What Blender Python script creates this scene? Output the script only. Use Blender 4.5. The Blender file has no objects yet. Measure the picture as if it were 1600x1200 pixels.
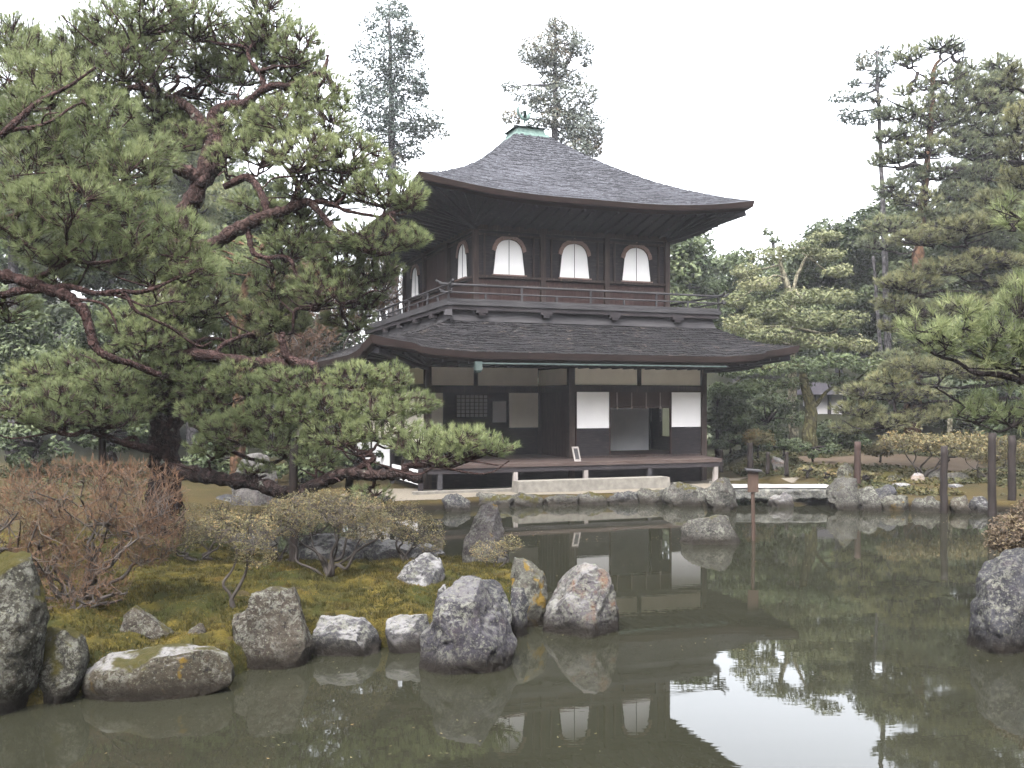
import bpy, bmesh, math, random
import numpy as np

# ------------------------------------------------------------------ camera, sky, sun, exposure
F = 1521.0; HOR = 629.0; CZ = 2.2          # focal length in photo pixels, horizon row, eye height above the water
sc = bpy.context.scene
COL = sc.collection
cam = bpy.data.cameras.new('camera'); camo = bpy.data.objects.new('camera', cam); COL.objects.link(camo)
camo.location = (0, 0, CZ); camo.rotation_euler = (math.radians(90), 0, 0)
cam.sensor_width = 36; cam.lens = F / 1600 * 36; cam.shift_y = (HOR - 600) / 1600
cam.clip_start = 0.1; cam.clip_end = 1000
sc.camera = camo

SUN_EL, SUN_AZ = math.radians(58), math.radians(200)
world = bpy.data.worlds.new('World'); sc.world = world; world.use_nodes = True
wn = world.node_tree; wn.nodes.clear()
sky = wn.nodes.new('ShaderNodeTexSky'); sky.sky_type = 'NISHITA'; sky.sun_disc = False
sky.sun_elevation = SUN_EL; sky.sun_rotation = SUN_AZ; sky.dust_density = 6.0; sky.air_density = 1.0; sky.ozone_density = 1.0
hs = wn.nodes.new('ShaderNodeHueSaturation'); hs.inputs['Saturation'].default_value = 0.24
bg = wn.nodes.new('ShaderNodeBackground'); bg.inputs['Strength'].default_value = 0.15
wo = wn.nodes.new('ShaderNodeOutputWorld')
wn.links.new(sky.outputs[0], hs.inputs['Color']); wn.links.new(hs.outputs[0], bg.inputs['Color']); wn.links.new(bg.outputs[0], wo.inputs['Surface'])
sun = bpy.data.lights.new('sun', 'SUN'); suno = bpy.data.objects.new('sun', sun); COL.objects.link(suno)
sun.energy = 0.5; sun.angle = math.radians(25); sun.color = (1.0, 0.98, 0.95)
suno.rotation_euler = (math.radians(90) - SUN_EL, 0, math.pi - SUN_AZ)
suno.location = (0, 0, 30)
sc.view_settings.view_transform = 'Standard'; sc.view_settings.look = 'None'
sc.view_settings.gamma = 1.0; sc.view_settings.exposure = 3.1
try: sc.view_settings.use_curve_mapping = False
except Exception: pass
sc.render.engine = 'CYCLES'
sc.cycles.max_bounces = 6; sc.cycles.diffuse_bounces = 3; sc.cycles.glossy_bounces = 3; sc.cycles.transmission_bounces = 3
sc.cycles.use_denoising = True

# ------------------------------------------------------------------ helpers
rng = np.random.default_rng(11)
random.seed(5)

def P(u, v, Y):
    "photo pixel at depth Y -> world point"
    return np.array([(u - 800) / F * Y, Y, CZ - (v - HOR) / F * Y])

def vnoise(p, seed=0):
    p = np.asarray(p, float) + seed * 17.31
    i = np.floor(p); f = p - i; w = f * f * (3 - 2 * f)
    out = np.zeros(len(p))
    for dx in (0, 1):
        for dy in (0, 1):
            for dz in (0, 1):
                h = np.sin((i[:, 0] + dx) * 127.1 + (i[:, 1] + dy) * 311.7 + (i[:, 2] + dz) * 74.7) * 43758.5453
                h = h - np.floor(h)
                out += h * np.where(dx, w[:, 0], 1 - w[:, 0]) * np.where(dy, w[:, 1], 1 - w[:, 1]) * np.where(dz, w[:, 2], 1 - w[:, 2])
    return out

def fbm(p, octs=4, seed=0):
    p = np.asarray(p, float); a = 0.5; s = 0; t = 0
    for k in range(octs):
        s = s + a * vnoise(p * 2 ** k, seed + k); t += a; a *= 0.5
    return s / t - 0.5

def sstep(a, b, x):
    t = np.clip((x - a) / (b - a), 0, 1); return t * t * (3 - 2 * t)

def unit(v):
    v = np.asarray(v, float); return v / (np.linalg.norm(v, axis=-1, keepdims=True) + 1e-9)

def tag(o, label, cat, group=None):
    o['label'] = label; o['category'] = cat
    if group: o['group'] = group
    return o

def thing(name, label, cat, loc=(0, 0, 0), rotz=0, group=None):
    o = bpy.data.objects.new(name, None); COL.objects.link(o)
    o.location = [float(c) for c in loc]; o.rotation_euler = (0, 0, rotz); o.empty_display_size = 0.2
    return tag(o, label, cat, group)

def mesh_obj(name, V, faces, m, parent=None, smooth=False, tint=None, uv=None, local=False):
    """faces: list of int arrays, each (n,3) or (n,4).  V in world coordinates unless local"""
    V = np.asarray(V, float).reshape(-1, 3)
    if parent is not None and not local: V = V - np.array(parent.location)[None]
    me = bpy.data.meshes.new(name)
    me.vertices.add(len(V)); me.vertices.foreach_set('co', V.astype(np.float32).ravel())
    faces = [np.asarray(f, np.int32) for f in faces if len(f)]
    loops = np.concatenate([f.ravel() for f in faces]); sizes = np.concatenate([np.full(len(f), f.shape[1], np.int32) for f in faces])
    me.loops.add(len(loops)); me.loops.foreach_set('vertex_index', loops)
    me.polygons.add(len(sizes)); starts = np.concatenate([[0], np.cumsum(sizes)[:-1]]).astype(np.int32)
    me.polygons.foreach_set('loop_start', starts)
    me.polygons.foreach_set('use_smooth', np.full(len(sizes), smooth, bool))
    if tint is not None:
        a = me.attributes.new('tint', 'FLOAT', 'POINT'); a.data.foreach_set('value', np.asarray(tint, np.float32))
    me.update(calc_edges=True)
    if uv is not None:
        l = me.uv_layers.new(name='uv'); l.data.foreach_set('uv', np.asarray(uv, np.float32)[loops].ravel())
    me.validate()
    if m is not None: me.materials.append(m)
    o = bpy.data.objects.new(name, me); COL.objects.link(o)
    if parent is not None: o.parent = parent
    return o

class MB:
    "collects shapes into one mesh"
    def __init__(s): s.V = []; s.Q = []; s.T = []; s.n = 0; s.ti = []
    def add(s, V, Q=None, T=None, tint=0.5):
        V = np.asarray(V, float).reshape(-1, 3)
        if Q is not None and len(Q): s.Q.append(np.asarray(Q, np.int64) + s.n)
        if T is not None and len(T): s.T.append(np.asarray(T, np.int64) + s.n)
        s.V.append(V); s.n += len(V)
        s.ti.append(np.broadcast_to(np.asarray(tint, float), (len(V),)))
        return s
    def box(s, x0, x1, y0, y1, z0, z1, bev=0.0):
        x0, x1 = min(x0, x1), max(x0, x1); y0, y1 = min(y0, y1), max(y0, y1); z0, z1 = min(z0, z1), max(z0, z1)
        V = [(x, y, z) for z in (z0, z1) for y in (y0, y1) for x in (x0, x1)]
        return s.add(V, [(0, 2, 3, 1), (4, 5, 7, 6), (0, 1, 5, 4), (2, 6, 7, 3), (0, 4, 6, 2), (1, 3, 7, 5)])
    def hexa(s, b4, t4):
        return s.add(list(b4) + list(t4), [(3, 2, 1, 0), (4, 5, 6, 7), (0, 1, 5, 4), (1, 2, 6, 5), (2, 3, 7, 6), (3, 0, 4, 7)])
    def bar(s, p, q, w, h):
        "rectangular bar from p to q, w wide, h high"
        p = np.asarray(p, float); q = np.asarray(q, float); d = unit(q - p)
        up = np.array([0, 0, 1.0]) if abs(d[2]) < 0.95 else np.array([0, 1.0, 0])
        sd = unit(np.cross(d, up)); up = np.cross(sd, d)
        c = [(-1, -1), (1, -1), (1, 1), (-1, 1)]
        return s.hexa([p + sd * a * w / 2 + up * b * h / 2 for a, b in c], [q + sd * a * w / 2 + up * b * h / 2 for a, b in c])
    def tube(s, pts, rad, seg=8, rough=0.0, tint=0.5, cap=True):
        pts = np.asarray(pts, float); n = len(pts); rad = np.broadcast_to(np.asarray(rad, float), (n,))
        d = np.gradient(pts, axis=0); d = unit(d)
        ref = np.array([0.31, 0.87, 0.38]); sd = unit(np.cross(d, ref)); up = np.cross(sd, d)
        th = np.arange(seg) * 2 * math.pi / seg
        rr = rad[:, None] * (1 + rough * (rng.random((n, seg)) - 0.5) * 2)
        V = pts[:, None] + rr[..., None] * (np.cos(th)[None, :, None] * sd[:, None] + np.sin(th)[None, :, None] * up[:, None])
        V = V.reshape(-1, 3)
        i = np.arange(n - 1)[:, None] * seg; j = np.arange(seg)[None]; k = (j + 1) % seg
        Q = np.stack([i + j, i + k, i + seg + k, i + seg + j], -1).reshape(-1, 4)
        T = []
        if cap:
            V = np.concatenate([V, pts[:1], pts[-1:]]); a = n * seg
            T = [(a, (x + 1) % seg, x) for x in range(seg)] + [(a + 1, (n - 1) * seg + x, (n - 1) * seg + (x + 1) % seg) for x in range(seg)]
        return s.add(V, Q, T, tint)
    def twigs(s, A, B, ra, rb, seg=3, tint=0.5):
        A = np.asarray(A, float).reshape(-1, 3); B = np.asarray(B, float).reshape(-1, 3); n = len(A)
        if n == 0: return s
        ra = np.broadcast_to(np.asarray(ra, float), (n,)); rb = np.broadcast_to(np.asarray(rb, float), (n,))
        d = unit(B - A); sd = unit(np.cross(d, [0.31, 0.77, 0.55])); up = np.cross(sd, d)
        th = np.arange(seg) * 2 * math.pi / seg
        ring = np.cos(th)[None, :, None] * sd[:, None] + np.sin(th)[None, :, None] * up[:, None]
        V = np.stack([A[:, None] + ring * ra[:, None, None], B[:, None] + ring * rb[:, None, None]], 1).reshape(-1, 3)
        i = np.arange(n)[:, None] * 2 * seg; j = np.arange(seg)[None]; k = (j + 1) % seg
        Q = np.stack([i + j, i + k, i + seg + k, i + seg + j], -1).reshape(-1, 4)
        t = np.broadcast_to(np.asarray(tint, float), (n,)); return s.add(V, Q, None, np.repeat(t, 2 * seg))
    def build(s, name, m, parent=None, local=False, smooth=False, tint=False):
        f = []
        if s.Q: f.append(np.concatenate(s.Q))
        if s.T: f.append(np.concatenate(s.T))
        return mesh_obj(name, np.concatenate(s.V), f, m, parent, smooth, np.concatenate(s.ti) if tint else None, None, local)

def catmull(pts, k=6):
    pts = np.asarray(pts, float); n = len(pts)
    if n < 3: return np.linspace(pts[0], pts[-1], k + 1)
    e = np.concatenate([[2 * pts[0] - pts[1]], pts, [2 * pts[-1] - pts[-2]]]); out = []
    for i in range(n - 1):
        a, b, c, d = e[i:i + 4]
        for t in np.linspace(0, 1, k, endpoint=False):
            out.append(0.5 * (2 * b + (c - a) * t + (2 * a - 5 * b + 4 * c - d) * t * t + (3 * b - a - 3 * c + d) * t ** 3))
    out.append(pts[-1]); return np.array(out)

# ------------------------------------------------------------------ materials
KA = {'*': 0.58, 'white_paper': 1.0, 'cream_plaster': .95, 'white_plaster': .9, 'shaded_paper': .9, 'blackened_timber': .95, 'upright_timber': .95, 'reddish_timber': .95, 'soffit_boards': 1.0, 'pond_water': .44, 'worn_cusped_frame': .9,
      'dark_pole_wood': .45, 'bamboo_blind': .9, 'pale_cord': .9, 'weathered_grey_timber': .38, 'upper_bark_shingles': .57, 'lower_bark_shingles': .75, 'moss': .7, 'mossy_ground': .5, 'sandy_soil': .36, 'verdigris_copper': .75, 'pale_weathered_legs': .75}
def new_mat(name):
    m = bpy.data.materials.new(name); m.use_nodes = True; nt = m.node_tree; nt.nodes.clear(); nt['mname'] = name
    return m, nt
def nd(nt, t, **kw):
    n = nt.nodes.new(t)
    for k, v in kw.items():
        if k.startswith('i_'):
            key = k[2:]; key = int(key) if key.isdigit() else key.replace('_', ' ')
            s = n.inputs[key]
            if isinstance(v, bpy.types.NodeSocket): nt.links.new(v, s)
            else: s.default_value = v
        else: setattr(n, k, v)
    return n
def ramp(nt, fac, stops, interp='LINEAR'):
    r = nd(nt, 'ShaderNodeValToRGB'); nt.links.new(fac, r.inputs[0]); cr = r.color_ramp; cr.interpolation = interp
    while len(cr.elements) < len(stops): cr.elements.new(0.5)
    for e, (p, c) in zip(cr.elements, stops):
        e.position = p; e.color = (c, c, c, 1) if isinstance(c, (int, float)) else (*c, 1)
    return r.outputs[0]
def mix(nt, fac, a, b, mode='MIX'):
    n = nd(nt, 'ShaderNodeMix', data_type='RGBA', blend_type=mode)
    for s, v in ((n.inputs[0], fac), (n.inputs[6], a), (n.inputs[7], b)):
        if isinstance(v, bpy.types.NodeSocket): nt.links.new(v, s)
        elif isinstance(v, (int, float)): s.default_value = v if s.type == 'VALUE' else (v, v, v, 1)
        else: s.default_value = (*v, 1)
    return n.outputs[2]
def noise(nt, vec, scale, detail=4, rough=0.55, dist=0.0):
    n = nd(nt, 'ShaderNodeTexNoise', i_Scale=scale, i_Detail=detail, i_Roughness=rough, i_Distortion=dist)
    nt.links.new(vec, n.inputs['Vector']); return n.outputs[0]
def mapv(nt, vec, sx, sy, sz, rot=(0, 0, 0)):
    n = nd(nt, 'ShaderNodeMapping'); n.inputs['Scale'].default_value = (sx, sy, sz); n.inputs['Rotation'].default_value = rot
    nt.links.new(vec, n.inputs['Vector']); return n.outputs[0]
def geo_pos(nt): return nd(nt, 'ShaderNodeNewGeometry').outputs['Position']
def obj_pos(nt): return nd(nt, 'ShaderNodeTexCoord').outputs['Object']
def finish(nt, col, rough=0.8, bump=None, bstr=0.3, bdist=0.02, spec=0.08, metal=0.0):
    k = KA.get(nt.get('mname', ''), KA['*'])
    if k != 1: col = mix(nt, 1.0, col, (k, k, k), 'MULTIPLY')
    p = nd(nt, 'ShaderNodeBsdfPrincipled')
    for k, v in (('Base Color', col), ('Roughness', rough), ('Specular IOR Level', spec), ('Metallic', metal)):
        s = p.inputs[k]
        if isinstance(v, bpy.types.NodeSocket): nt.links.new(v, s)
        elif isinstance(v, (tuple, list)): s.default_value = (*v, 1)
        else: s.default_value = v
    if bump is not None:
        b = nd(nt, 'ShaderNodeBump', i_Strength=bstr, i_Distance=bdist); nt.links.new(bump, b.inputs['Height'])
        nt.links.new(b.outputs[0], p.inputs['Normal'])
    o = nd(nt, 'ShaderNodeOutputMaterial'); nt.links.new(p.outputs[0], o.inputs[0]); return p

KF = {'evergreen_leaves': .62, 'dark_evergreen_leaves': .62, 'yellow_green_leaves': .72, 'azalea_leaves': .8, 'winter_azalea_leaves': .5, 'grey_to_red_twigs': .8, 'cedar_sprays': .9, 'brownish_cedar_sprays': .9, 'moss_tufts': .85, 'tall_dark_moss': .6}
def foliage_mat(name, dark, mid, light, trans=0.3, rough=0.55):
    kf = KF.get(name, 1.0); dark, mid, light = [tuple(x * kf for x in c) for c in (dark, mid, light)]
    m, nt = new_mat(name)
    a = nd(nt, 'ShaderNodeAttribute', attribute_name='tint')
    c = ramp(nt, a.outputs['Fac'], [(0.0, dark), (0.5, mid), (1.0, light)])
    d = nd(nt, 'ShaderNodeBsdfPrincipled', i_Roughness=rough, i_Specular_IOR_Level=0.12); nt.links.new(c, d.inputs['Base Color'])
    t = nd(nt, 'ShaderNodeBsdfTranslucent'); nt.links.new(c, t.inputs['Color'])
    ms = nd(nt, 'ShaderNodeMixShader', i_0=trans); nt.links.new(d.outputs[0], ms.inputs[1]); nt.links.new(t.outputs[0], ms.inputs[2])
    o = nd(nt, 'ShaderNodeOutputMaterial'); nt.links.new(ms.outputs[0], o.inputs[0]); return m

def wood_mat(name, c0, c1, sx=1.5, sy=1.5, sz=18, rough=0.75, wear=None, bstr=0.3):
    "grain runs along the axis with the small scale"
    m, nt = new_mat(name); p = obj_pos(nt)
    g = noise(nt, mapv(nt, p, sx, sy, sz), 3.0, 5, 0.6)
    big = noise(nt, p, 1.3, 3)
    c = mix(nt, ramp(nt, g, [(0.3, 0.0), (0.7, 1.0)]), c0, c1)
    if wear is not None:
        c = mix(nt, ramp(nt, noise(nt, mapv(nt, p, sx * .6, sy * .6, sz * .4), 4, 4), [(0.58, 0.0), (0.72, 0.8)]), c, wear)
    c = mix(nt, ramp(nt, big, [(0.35, 0.0), (0.65, 0.45)]), c, tuple(x * 0.55 for x in c0))
    finish(nt, c, rough, g, bstr, 0.006); return m

def bark_mat(name, low, high, lichen=0.0, scale=9, zlo=1.0, zhi=4.0):
    m, nt = new_mat(name); p = geo_pos(nt)
    nz = nd(nt, 'ShaderNodeTexNoise', i_Scale=scale * .9, i_Detail=4.0); nt.links.new(p, nz.inputs['Vector'])
    wv = nd(nt, 'ShaderNodeVectorMath', operation='MULTIPLY_ADD'); nt.links.new(nz.outputs['Color'], wv.inputs[0]); wv.inputs[1].default_value = (.22, .22, .22); nt.links.new(p, wv.inputs[2])
    vor = nd(nt, 'ShaderNodeTexVoronoi', feature='DISTANCE_TO_EDGE', i_Scale=scale); nt.links.new(mapv(nt, wv.outputs[0], 1.2, 1.2, 0.5), vor.inputs['Vector'])
    crack = mix(nt, 0.35, ramp(nt, vor.outputs['Distance'], [(0.0, 0.12), (0.2, 1.0)]), ramp(nt, noise(nt, p, scale * 2.5, 5, .7), [(.3, .3), (.65, 1.0)]))
    sep = nd(nt, 'ShaderNodeSeparateXYZ'); nt.links.new(p, sep.inputs[0])
    mr = nd(nt, 'ShaderNodeMapRange', i_1=zlo, i_2=zhi); nt.links.new(sep.outputs[2], mr.inputs[0])
    hz = nd(nt, 'ShaderNodeMath', operation='ADD'); nt.links.new(mr.outputs[0], hz.inputs[0])
    sub = nd(nt, 'ShaderNodeMath', operation='SUBTRACT', i_1=0.5); nt.links.new(noise(nt, p, 3, 3), sub.inputs[0]); nt.links.new(sub.outputs[0], hz.inputs[1])
    c = mix(nt, ramp(nt, hz.outputs[0], [(0, 0.0), (1, 1.0)]), low, high)
    c = mix(nt, ramp(nt, noise(nt, p, 14, 4), [(0.35, 0.0), (0.7, 0.7)]), c, tuple(min(1, x * 1.9 + .02) for x in high))
    c = mix(nt, 1.0, c, crack, 'MULTIPLY')
    if lichen: c = mix(nt, ramp(nt, noise(nt, p, 7, 5), [(0.66 - lichen * .1, 0.0), (0.72 - lichen * .1, 0.8)]), c, (0.26, 0.28, 0.24))
    finish(nt, c, 0.85, crack, 0.9, 0.03); return m

def rock_mat(name, base=(0.10, 0.10, 0.115), lichen=0.5, moss=0.0, yellow=0.0, pale=0.0, rust=0.0):
    base = tuple(x * 0.5 for x in base)
    m, nt = new_mat(name); p = geo_pos(nt); nrm = nd(nt, 'ShaderNodeNewGeometry').outputs['Normal']
    n1 = noise(nt, p, 3.5, 6, 0.62); n2 = noise(nt, p, 17, 5, 0.6, 0.3)
    c = mix(nt, ramp(nt, n1, [(0.3, 0.0), (0.7, 1.0)]), tuple(x * 0.6 for x in base), tuple(x * 1.5 for x in base))
    c = mix(nt, ramp(nt, noise(nt, p, 6, 4), [(0.55, 0), (0.75, 0.5)]), c, (base[0] * 1.6, base[1] * 1.25, base[2] * 1.2))
    if rust: c = mix(nt, ramp(nt, noise(nt, p, 4.3, 5), [(0.6 - rust * .2, 0), (0.7 - rust * .15, 0.8)]), c, (0.15, 0.075, 0.042))
    sep = nd(nt, 'ShaderNodeSeparateXYZ'); nt.links.new(nrm, sep.inputs[0])
    if pale:                                        # pale crust and painted top light on the upper faces
        up = nd(nt, 'ShaderNodeMath', operation='MULTIPLY'); nt.links.new(sep.outputs[2], up.inputs[0]); nt.links.new(noise(nt, p, 5, 4), up.inputs[1])
        c = mix(nt, ramp(nt, up.outputs[0], [(0.28, 0), (0.42, pale)]), c, (0.26, 0.255, 0.26))
    big = ramp(nt, noise(nt, p, 2.6, 4), [(0.36, 0.05), (0.66, 1.0)])
    sp = ramp(nt, noise(nt, p, 16, 8, 0.78, 0.5), [(0.51 - lichen * .04, 0), (0.60 - lichen * .04, 1.0)])
    f = nd(nt, 'ShaderNodeMath', operation='MULTIPLY'); nt.links.new(big, f.inputs[0]); nt.links.new(sp, f.inputs[1])
    c = mix(nt, f.outputs[0], c, (0.19, 0.19, 0.165))
    sp2 = ramp(nt, noise(nt, p, 47, 4, 0.65), [(0.58 - lichen * .03, 0), (0.66 - lichen * .03, 0.8)])
    c = mix(nt, sp2, c, (0.155, 0.16, 0.12))
    vor = nd(nt, 'ShaderNodeTexVoronoi', i_Scale=19.0); nt.links.new(p, vor.inputs['Vector'])
    c = mix(nt, ramp(nt, vor.outputs['Distance'], [(0.05 + .08 * lichen, 0.6), (0.13 + .08 * lichen, 0.0)]), c, (0.21, 0.212, 0.19))
    c = mix(nt, ramp(nt, noise(nt, p, 26, 4, .7), [(0.32, 0.9), (0.45, 0.0)]), c, (0.013, 0.0125, 0.015))
    if yellow:
        c = mix(nt, ramp(nt, noise(nt, p, 5.1, 5), [(0.64 - yellow * .14, 0), (0.69 - yellow * .14, 0.9)]), c, (0.17, 0.11, 0.02))
    if moss:
        u2 = nd(nt, 'ShaderNodeMath', operation='MULTIPLY_ADD', i_1=0.35); nt.links.new(sep.outputs[2], u2.inputs[0]); nt.links.new(noise(nt, p, 3.1, 5), u2.inputs[2])
        c = mix(nt, ramp(nt, u2.outputs[0], [(0.95 - moss * .45, 0), (1.03 - moss * .45, 0.95)]), c, mix(nt, n2, (0.02, 0.025, 0.006), (0.075, 0.06, 0.016)))
    sz = nd(nt, 'ShaderNodeSeparateXYZ'); nt.links.new(p, sz.inputs[0])   # algae-stained band at the waterline
    wz = nd(nt, 'ShaderNodeMath', operation='MULTIPLY_ADD', i_1=-0.12); nt.links.new(n1, wz.inputs[0]); nt.links.new(sz.outputs[2], wz.inputs[2])
    c = mix(nt, ramp(nt, wz.outputs[0], [(0.0, 0.9), (0.13, 0.0)]), c, (0.014, 0.011, 0.008))
    finish(nt, c, 0.9, noise(nt, p, 28, 6, 0.75), 1.0, 0.03); return m

M = {}
M['needle'] = foliage_mat('pine_needles', (0.080, 0.098, 0.046), (0.142, 0.170, 0.080), (0.215, 0.240, 0.115), 0.4)
M['needle_near'] = foliage_mat('near_pine_needles', (0.072, 0.090, 0.042), (0.132, 0.158, 0.074), (0.195, 0.218, 0.105), 0.4)
M['needle_yellow'] = foliage_mat('yellowish_pine_needles', (0.052, 0.056, 0.032), (0.108, 0.112, 0.060), (0.19, 0.185, 0.09), 0.3)
M['needle_far'] = foliage_mat('far_pine_needles', (0.055, 0.068, 0.046), (0.105, 0.122, 0.074), (0.19, 0.195, 0.098), 0.3)
M['cedar'] = foliage_mat('cedar_sprays', (0.038, 0.050, 0.046), (0.062, 0.080, 0.068), (0.117, 0.100, 0.068), 0.25)
M['cedar_brown'] = foliage_mat('brownish_cedar_sprays', (0.05, 0.062, 0.055), (0.092, 0.105, 0.085), (0.16, 0.12, 0.085), 0.25)
M['broad'] = foliage_mat('evergreen_leaves', (0.030, 0.046, 0.026), (0.072, 0.096, 0.046), (0.167, 0.193, 0.092), 0.25, 0.4)
M['broad_dark'] = foliage_mat('dark_evergreen_leaves', (0.025, 0.040, 0.020), (0.055, 0.075, 0.036), (0.14, 0.165, 0.085), 0.2, 0.4)
M['broad_pale'] = foliage_mat('yellow_green_leaves', (0.045, 0.055, 0.026), (0.105, 0.118, 0.058), (0.20, 0.20, 0.105), 0.25, 0.4)
M['azalea'] = foliage_mat('azalea_leaves', (0.055, 0.055, 0.03), (0.125, 0.115, 0.06), (0.20, 0.14, 0.065), 0.25)
M['azalea_pink'] = foliage_mat('winter_azalea_leaves', (0.10, 0.075, 0.05), (0.21, 0.155, 0.11), (0.30, 0.25, 0.14), 0.25)
M['twig'] = foliage_mat('grey_to_red_twigs', (0.020, 0.018, 0.018), (0.060, 0.051, 0.045), (0.105, 0.058, 0.032), 0.0, 0.8)
M['mosstuft'] = foliage_mat('moss_tufts', (0.02, 0.023, 0.006), (0.068, 0.056, 0.014), (0.14, 0.10, 0.025), 0.2)
M['mossdark'] = foliage_mat('tall_dark_moss', (0.014, 0.017, 0.006), (0.040, 0.040, 0.011), (0.085, 0.06, 0.018), 0.2)
M['cover'] = foliage_mat('ground_cover_leaves', (0.014, 0.018, 0.008), (0.034, 0.036, 0.015), (0.075, 0.058, 0.022), 0.2)
M['bark'] = bark_mat('red_pine_bark', (0.018, 0.014, 0.014), (0.052, 0.030, 0.026), 0.3, 11, 1.2, 2.6)
M['bark_limb'] = bark_mat('red_pine_limb_bark', (0.045, 0.025, 0.023), (0.058, 0.032, 0.029), 0.0, 14)
M['bark_dark'] = bark_mat('dark_twig_bark', (0.022, 0.017, 0.017), (0.028, 0.021, 0.021), 0.0, 12)
M['bark_grey'] = bark_mat('grey_bark', (0.07, 0.065, 0.07), (0.09, 0.085, 0.09), 0.2, 6)
M['bark_orange'] = bark_mat('orange_pine_bark', (0.065, 0.036, 0.021), (0.10, 0.056, 0.033), 0.0, 6)
M['bark_moss'] = bark_mat('mossy_bark', (0.05, 0.048, 0.02), (0.075, 0.068, 0.03), 0.1, 6)
M['bark_pale'] = bark_mat('pale_bark', (0.18, 0.17, 0.12), (0.26, 0.24, 0.17), 0.0, 6)
M['pole'] = wood_mat('dark_pole_wood', (0.022, 0.018, 0.018), (0.05, 0.04, 0.036), 14, 14, 1.2)
M['pole_red'] = wood_mat('red_brown_pole_wood', (0.035, 0.024, 0.021), (0.065, 0.042, 0.036), 14, 14, 1.2)
M['board'] = wood_mat('signboard_wood', (0.055, 0.037, 0.031), (0.105, 0.072, 0.056), 30, 8, 1.5)
M['timber'] = wood_mat('blackened_timber', (0.017, 0.015, 0.017), (0.036, 0.032, 0.034), 1.5, 1.5, 14, 0.7, (0.06, 0.048, 0.044))
M['timber_v'] = wood_mat('upright_timber', (0.028, 0.021, 0.02), (0.06, 0.045, 0.04), 9, 9, 0.8, 0.7, (0.12, 0.085, 0.065))
M['timber_red'] = wood_mat('reddish_timber', (0.028, 0.017, 0.016), (0.055, 0.034, 0.03), 6, 6, 1.0, 0.7)
M['timber_grey'] = wood_mat('weathered_grey_timber', (0.06, 0.058, 0.065), (0.12, 0.115, 0.12), 0.8, 0.8, 16, 0.7)
M['floor'] = wood_mat('veranda_boards', (0.075, 0.055, 0.05), (0.13, 0.10, 0.09), 0.8, 9, 9, 0.5)
M['edge'] = wood_mat('eave_edge_bark', (0.022, 0.015, 0.014), (0.046, 0.030, 0.026), 0.7, 0.7, 40, 0.8, (0.075, 0.052, 0.042))
M['soffit'] = wood_mat('soffit_boards', (0.02, 0.019, 0.023), (0.036, 0.034, 0.04), 5, 5, 5, 0.7, (0.055, 0.05, 0.052))
M['leg'] = wood_mat('pale_weathered_legs', (0.22, 0.20, 0.19), (0.34, 0.31, 0.29), 9, 9, 1.0)
M['cusp'] = wood_mat('worn_cusped_frame', (0.17, 0.11, 0.095), (0.30, 0.21, 0.18), 8, 8, 8)

def plain(name, c0, c1, scale=6, rough=0.8, bstr=0.2, bscale=40, spec=0.08):
    m, nt = new_mat(name); p = geo_pos(nt)
    c = mix(nt, ramp(nt, noise(nt, p, scale, 5), [(0.3, 0.0), (0.7, 1.0)]), c0, c1)
    finish(nt, c, rough, noise(nt, p, bscale, 4), bstr, 0.01, spec); return m
M['paper'] = plain('white_paper', (0.74, 0.73, 0.74), (0.80, 0.79, 0.79), 2, 0.9, 0.05)
M['plaster'] = plain('cream_plaster', (0.74, 0.68, 0.60), (0.84, 0.78, 0.69), 2.5, 0.9, 0.15)
M['white'] = plain('white_plaster', (0.66, 0.66, 0.68), (0.76, 0.75, 0.76), 2.5, 0.9, 0.1)
M['shadedpaper'] = plain('shaded_paper', (0.42, 0.41, 0.42), (0.50, 0.48, 0.49), 2.5, 0.9, 0.1)  # darker copy of the white paper, shade under the eave put into its colour
M['copper'] = plain('verdigris_copper', (0.06, 0.095, 0.088), (0.11, 0.155, 0.14), 9, 0.6, 0.2)
M['gutter'] = plain('pale_copper_gutter', (0.05, 0.07, 0.068), (0.09, 0.115, 0.11), 9, 0.6, 0.2)
M['gravel'] = plain('raked_gravel', (0.13, 0.113, 0.09), (0.20, 0.178, 0.145), 25, 0.95, 0.6, 120)
M['gravel_white'] = plain('white_gravel', (0.24, 0.23, 0.22), (0.34, 0.33, 0.32), 30, 0.95, 0.6, 120)
M['cut_stone'] = plain('cut_granite', (0.15, 0.14, 0.125), (0.23, 0.215, 0.19), 8, 0.9, 0.3, 60)
M['dirt'] = plain('sandy_soil', (0.11, 0.084, 0.06), (0.16, 0.12, 0.085), 6, 0.95, 0.4, 60)
M['tile'] = plain('grey_tile', (0.03, 0.028, 0.034), (0.05, 0.047, 0.055), 8, 0.9, 0.3)
M['blind'] = wood_mat('bamboo_blind', (0.035, 0.022, 0.018), (0.06, 0.038, 0.03), 1, 1, 40)
M['cord'] = plain('pale_cord', (0.25, 0.2, 0.18), (0.32, 0.27, 0.25))

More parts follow.
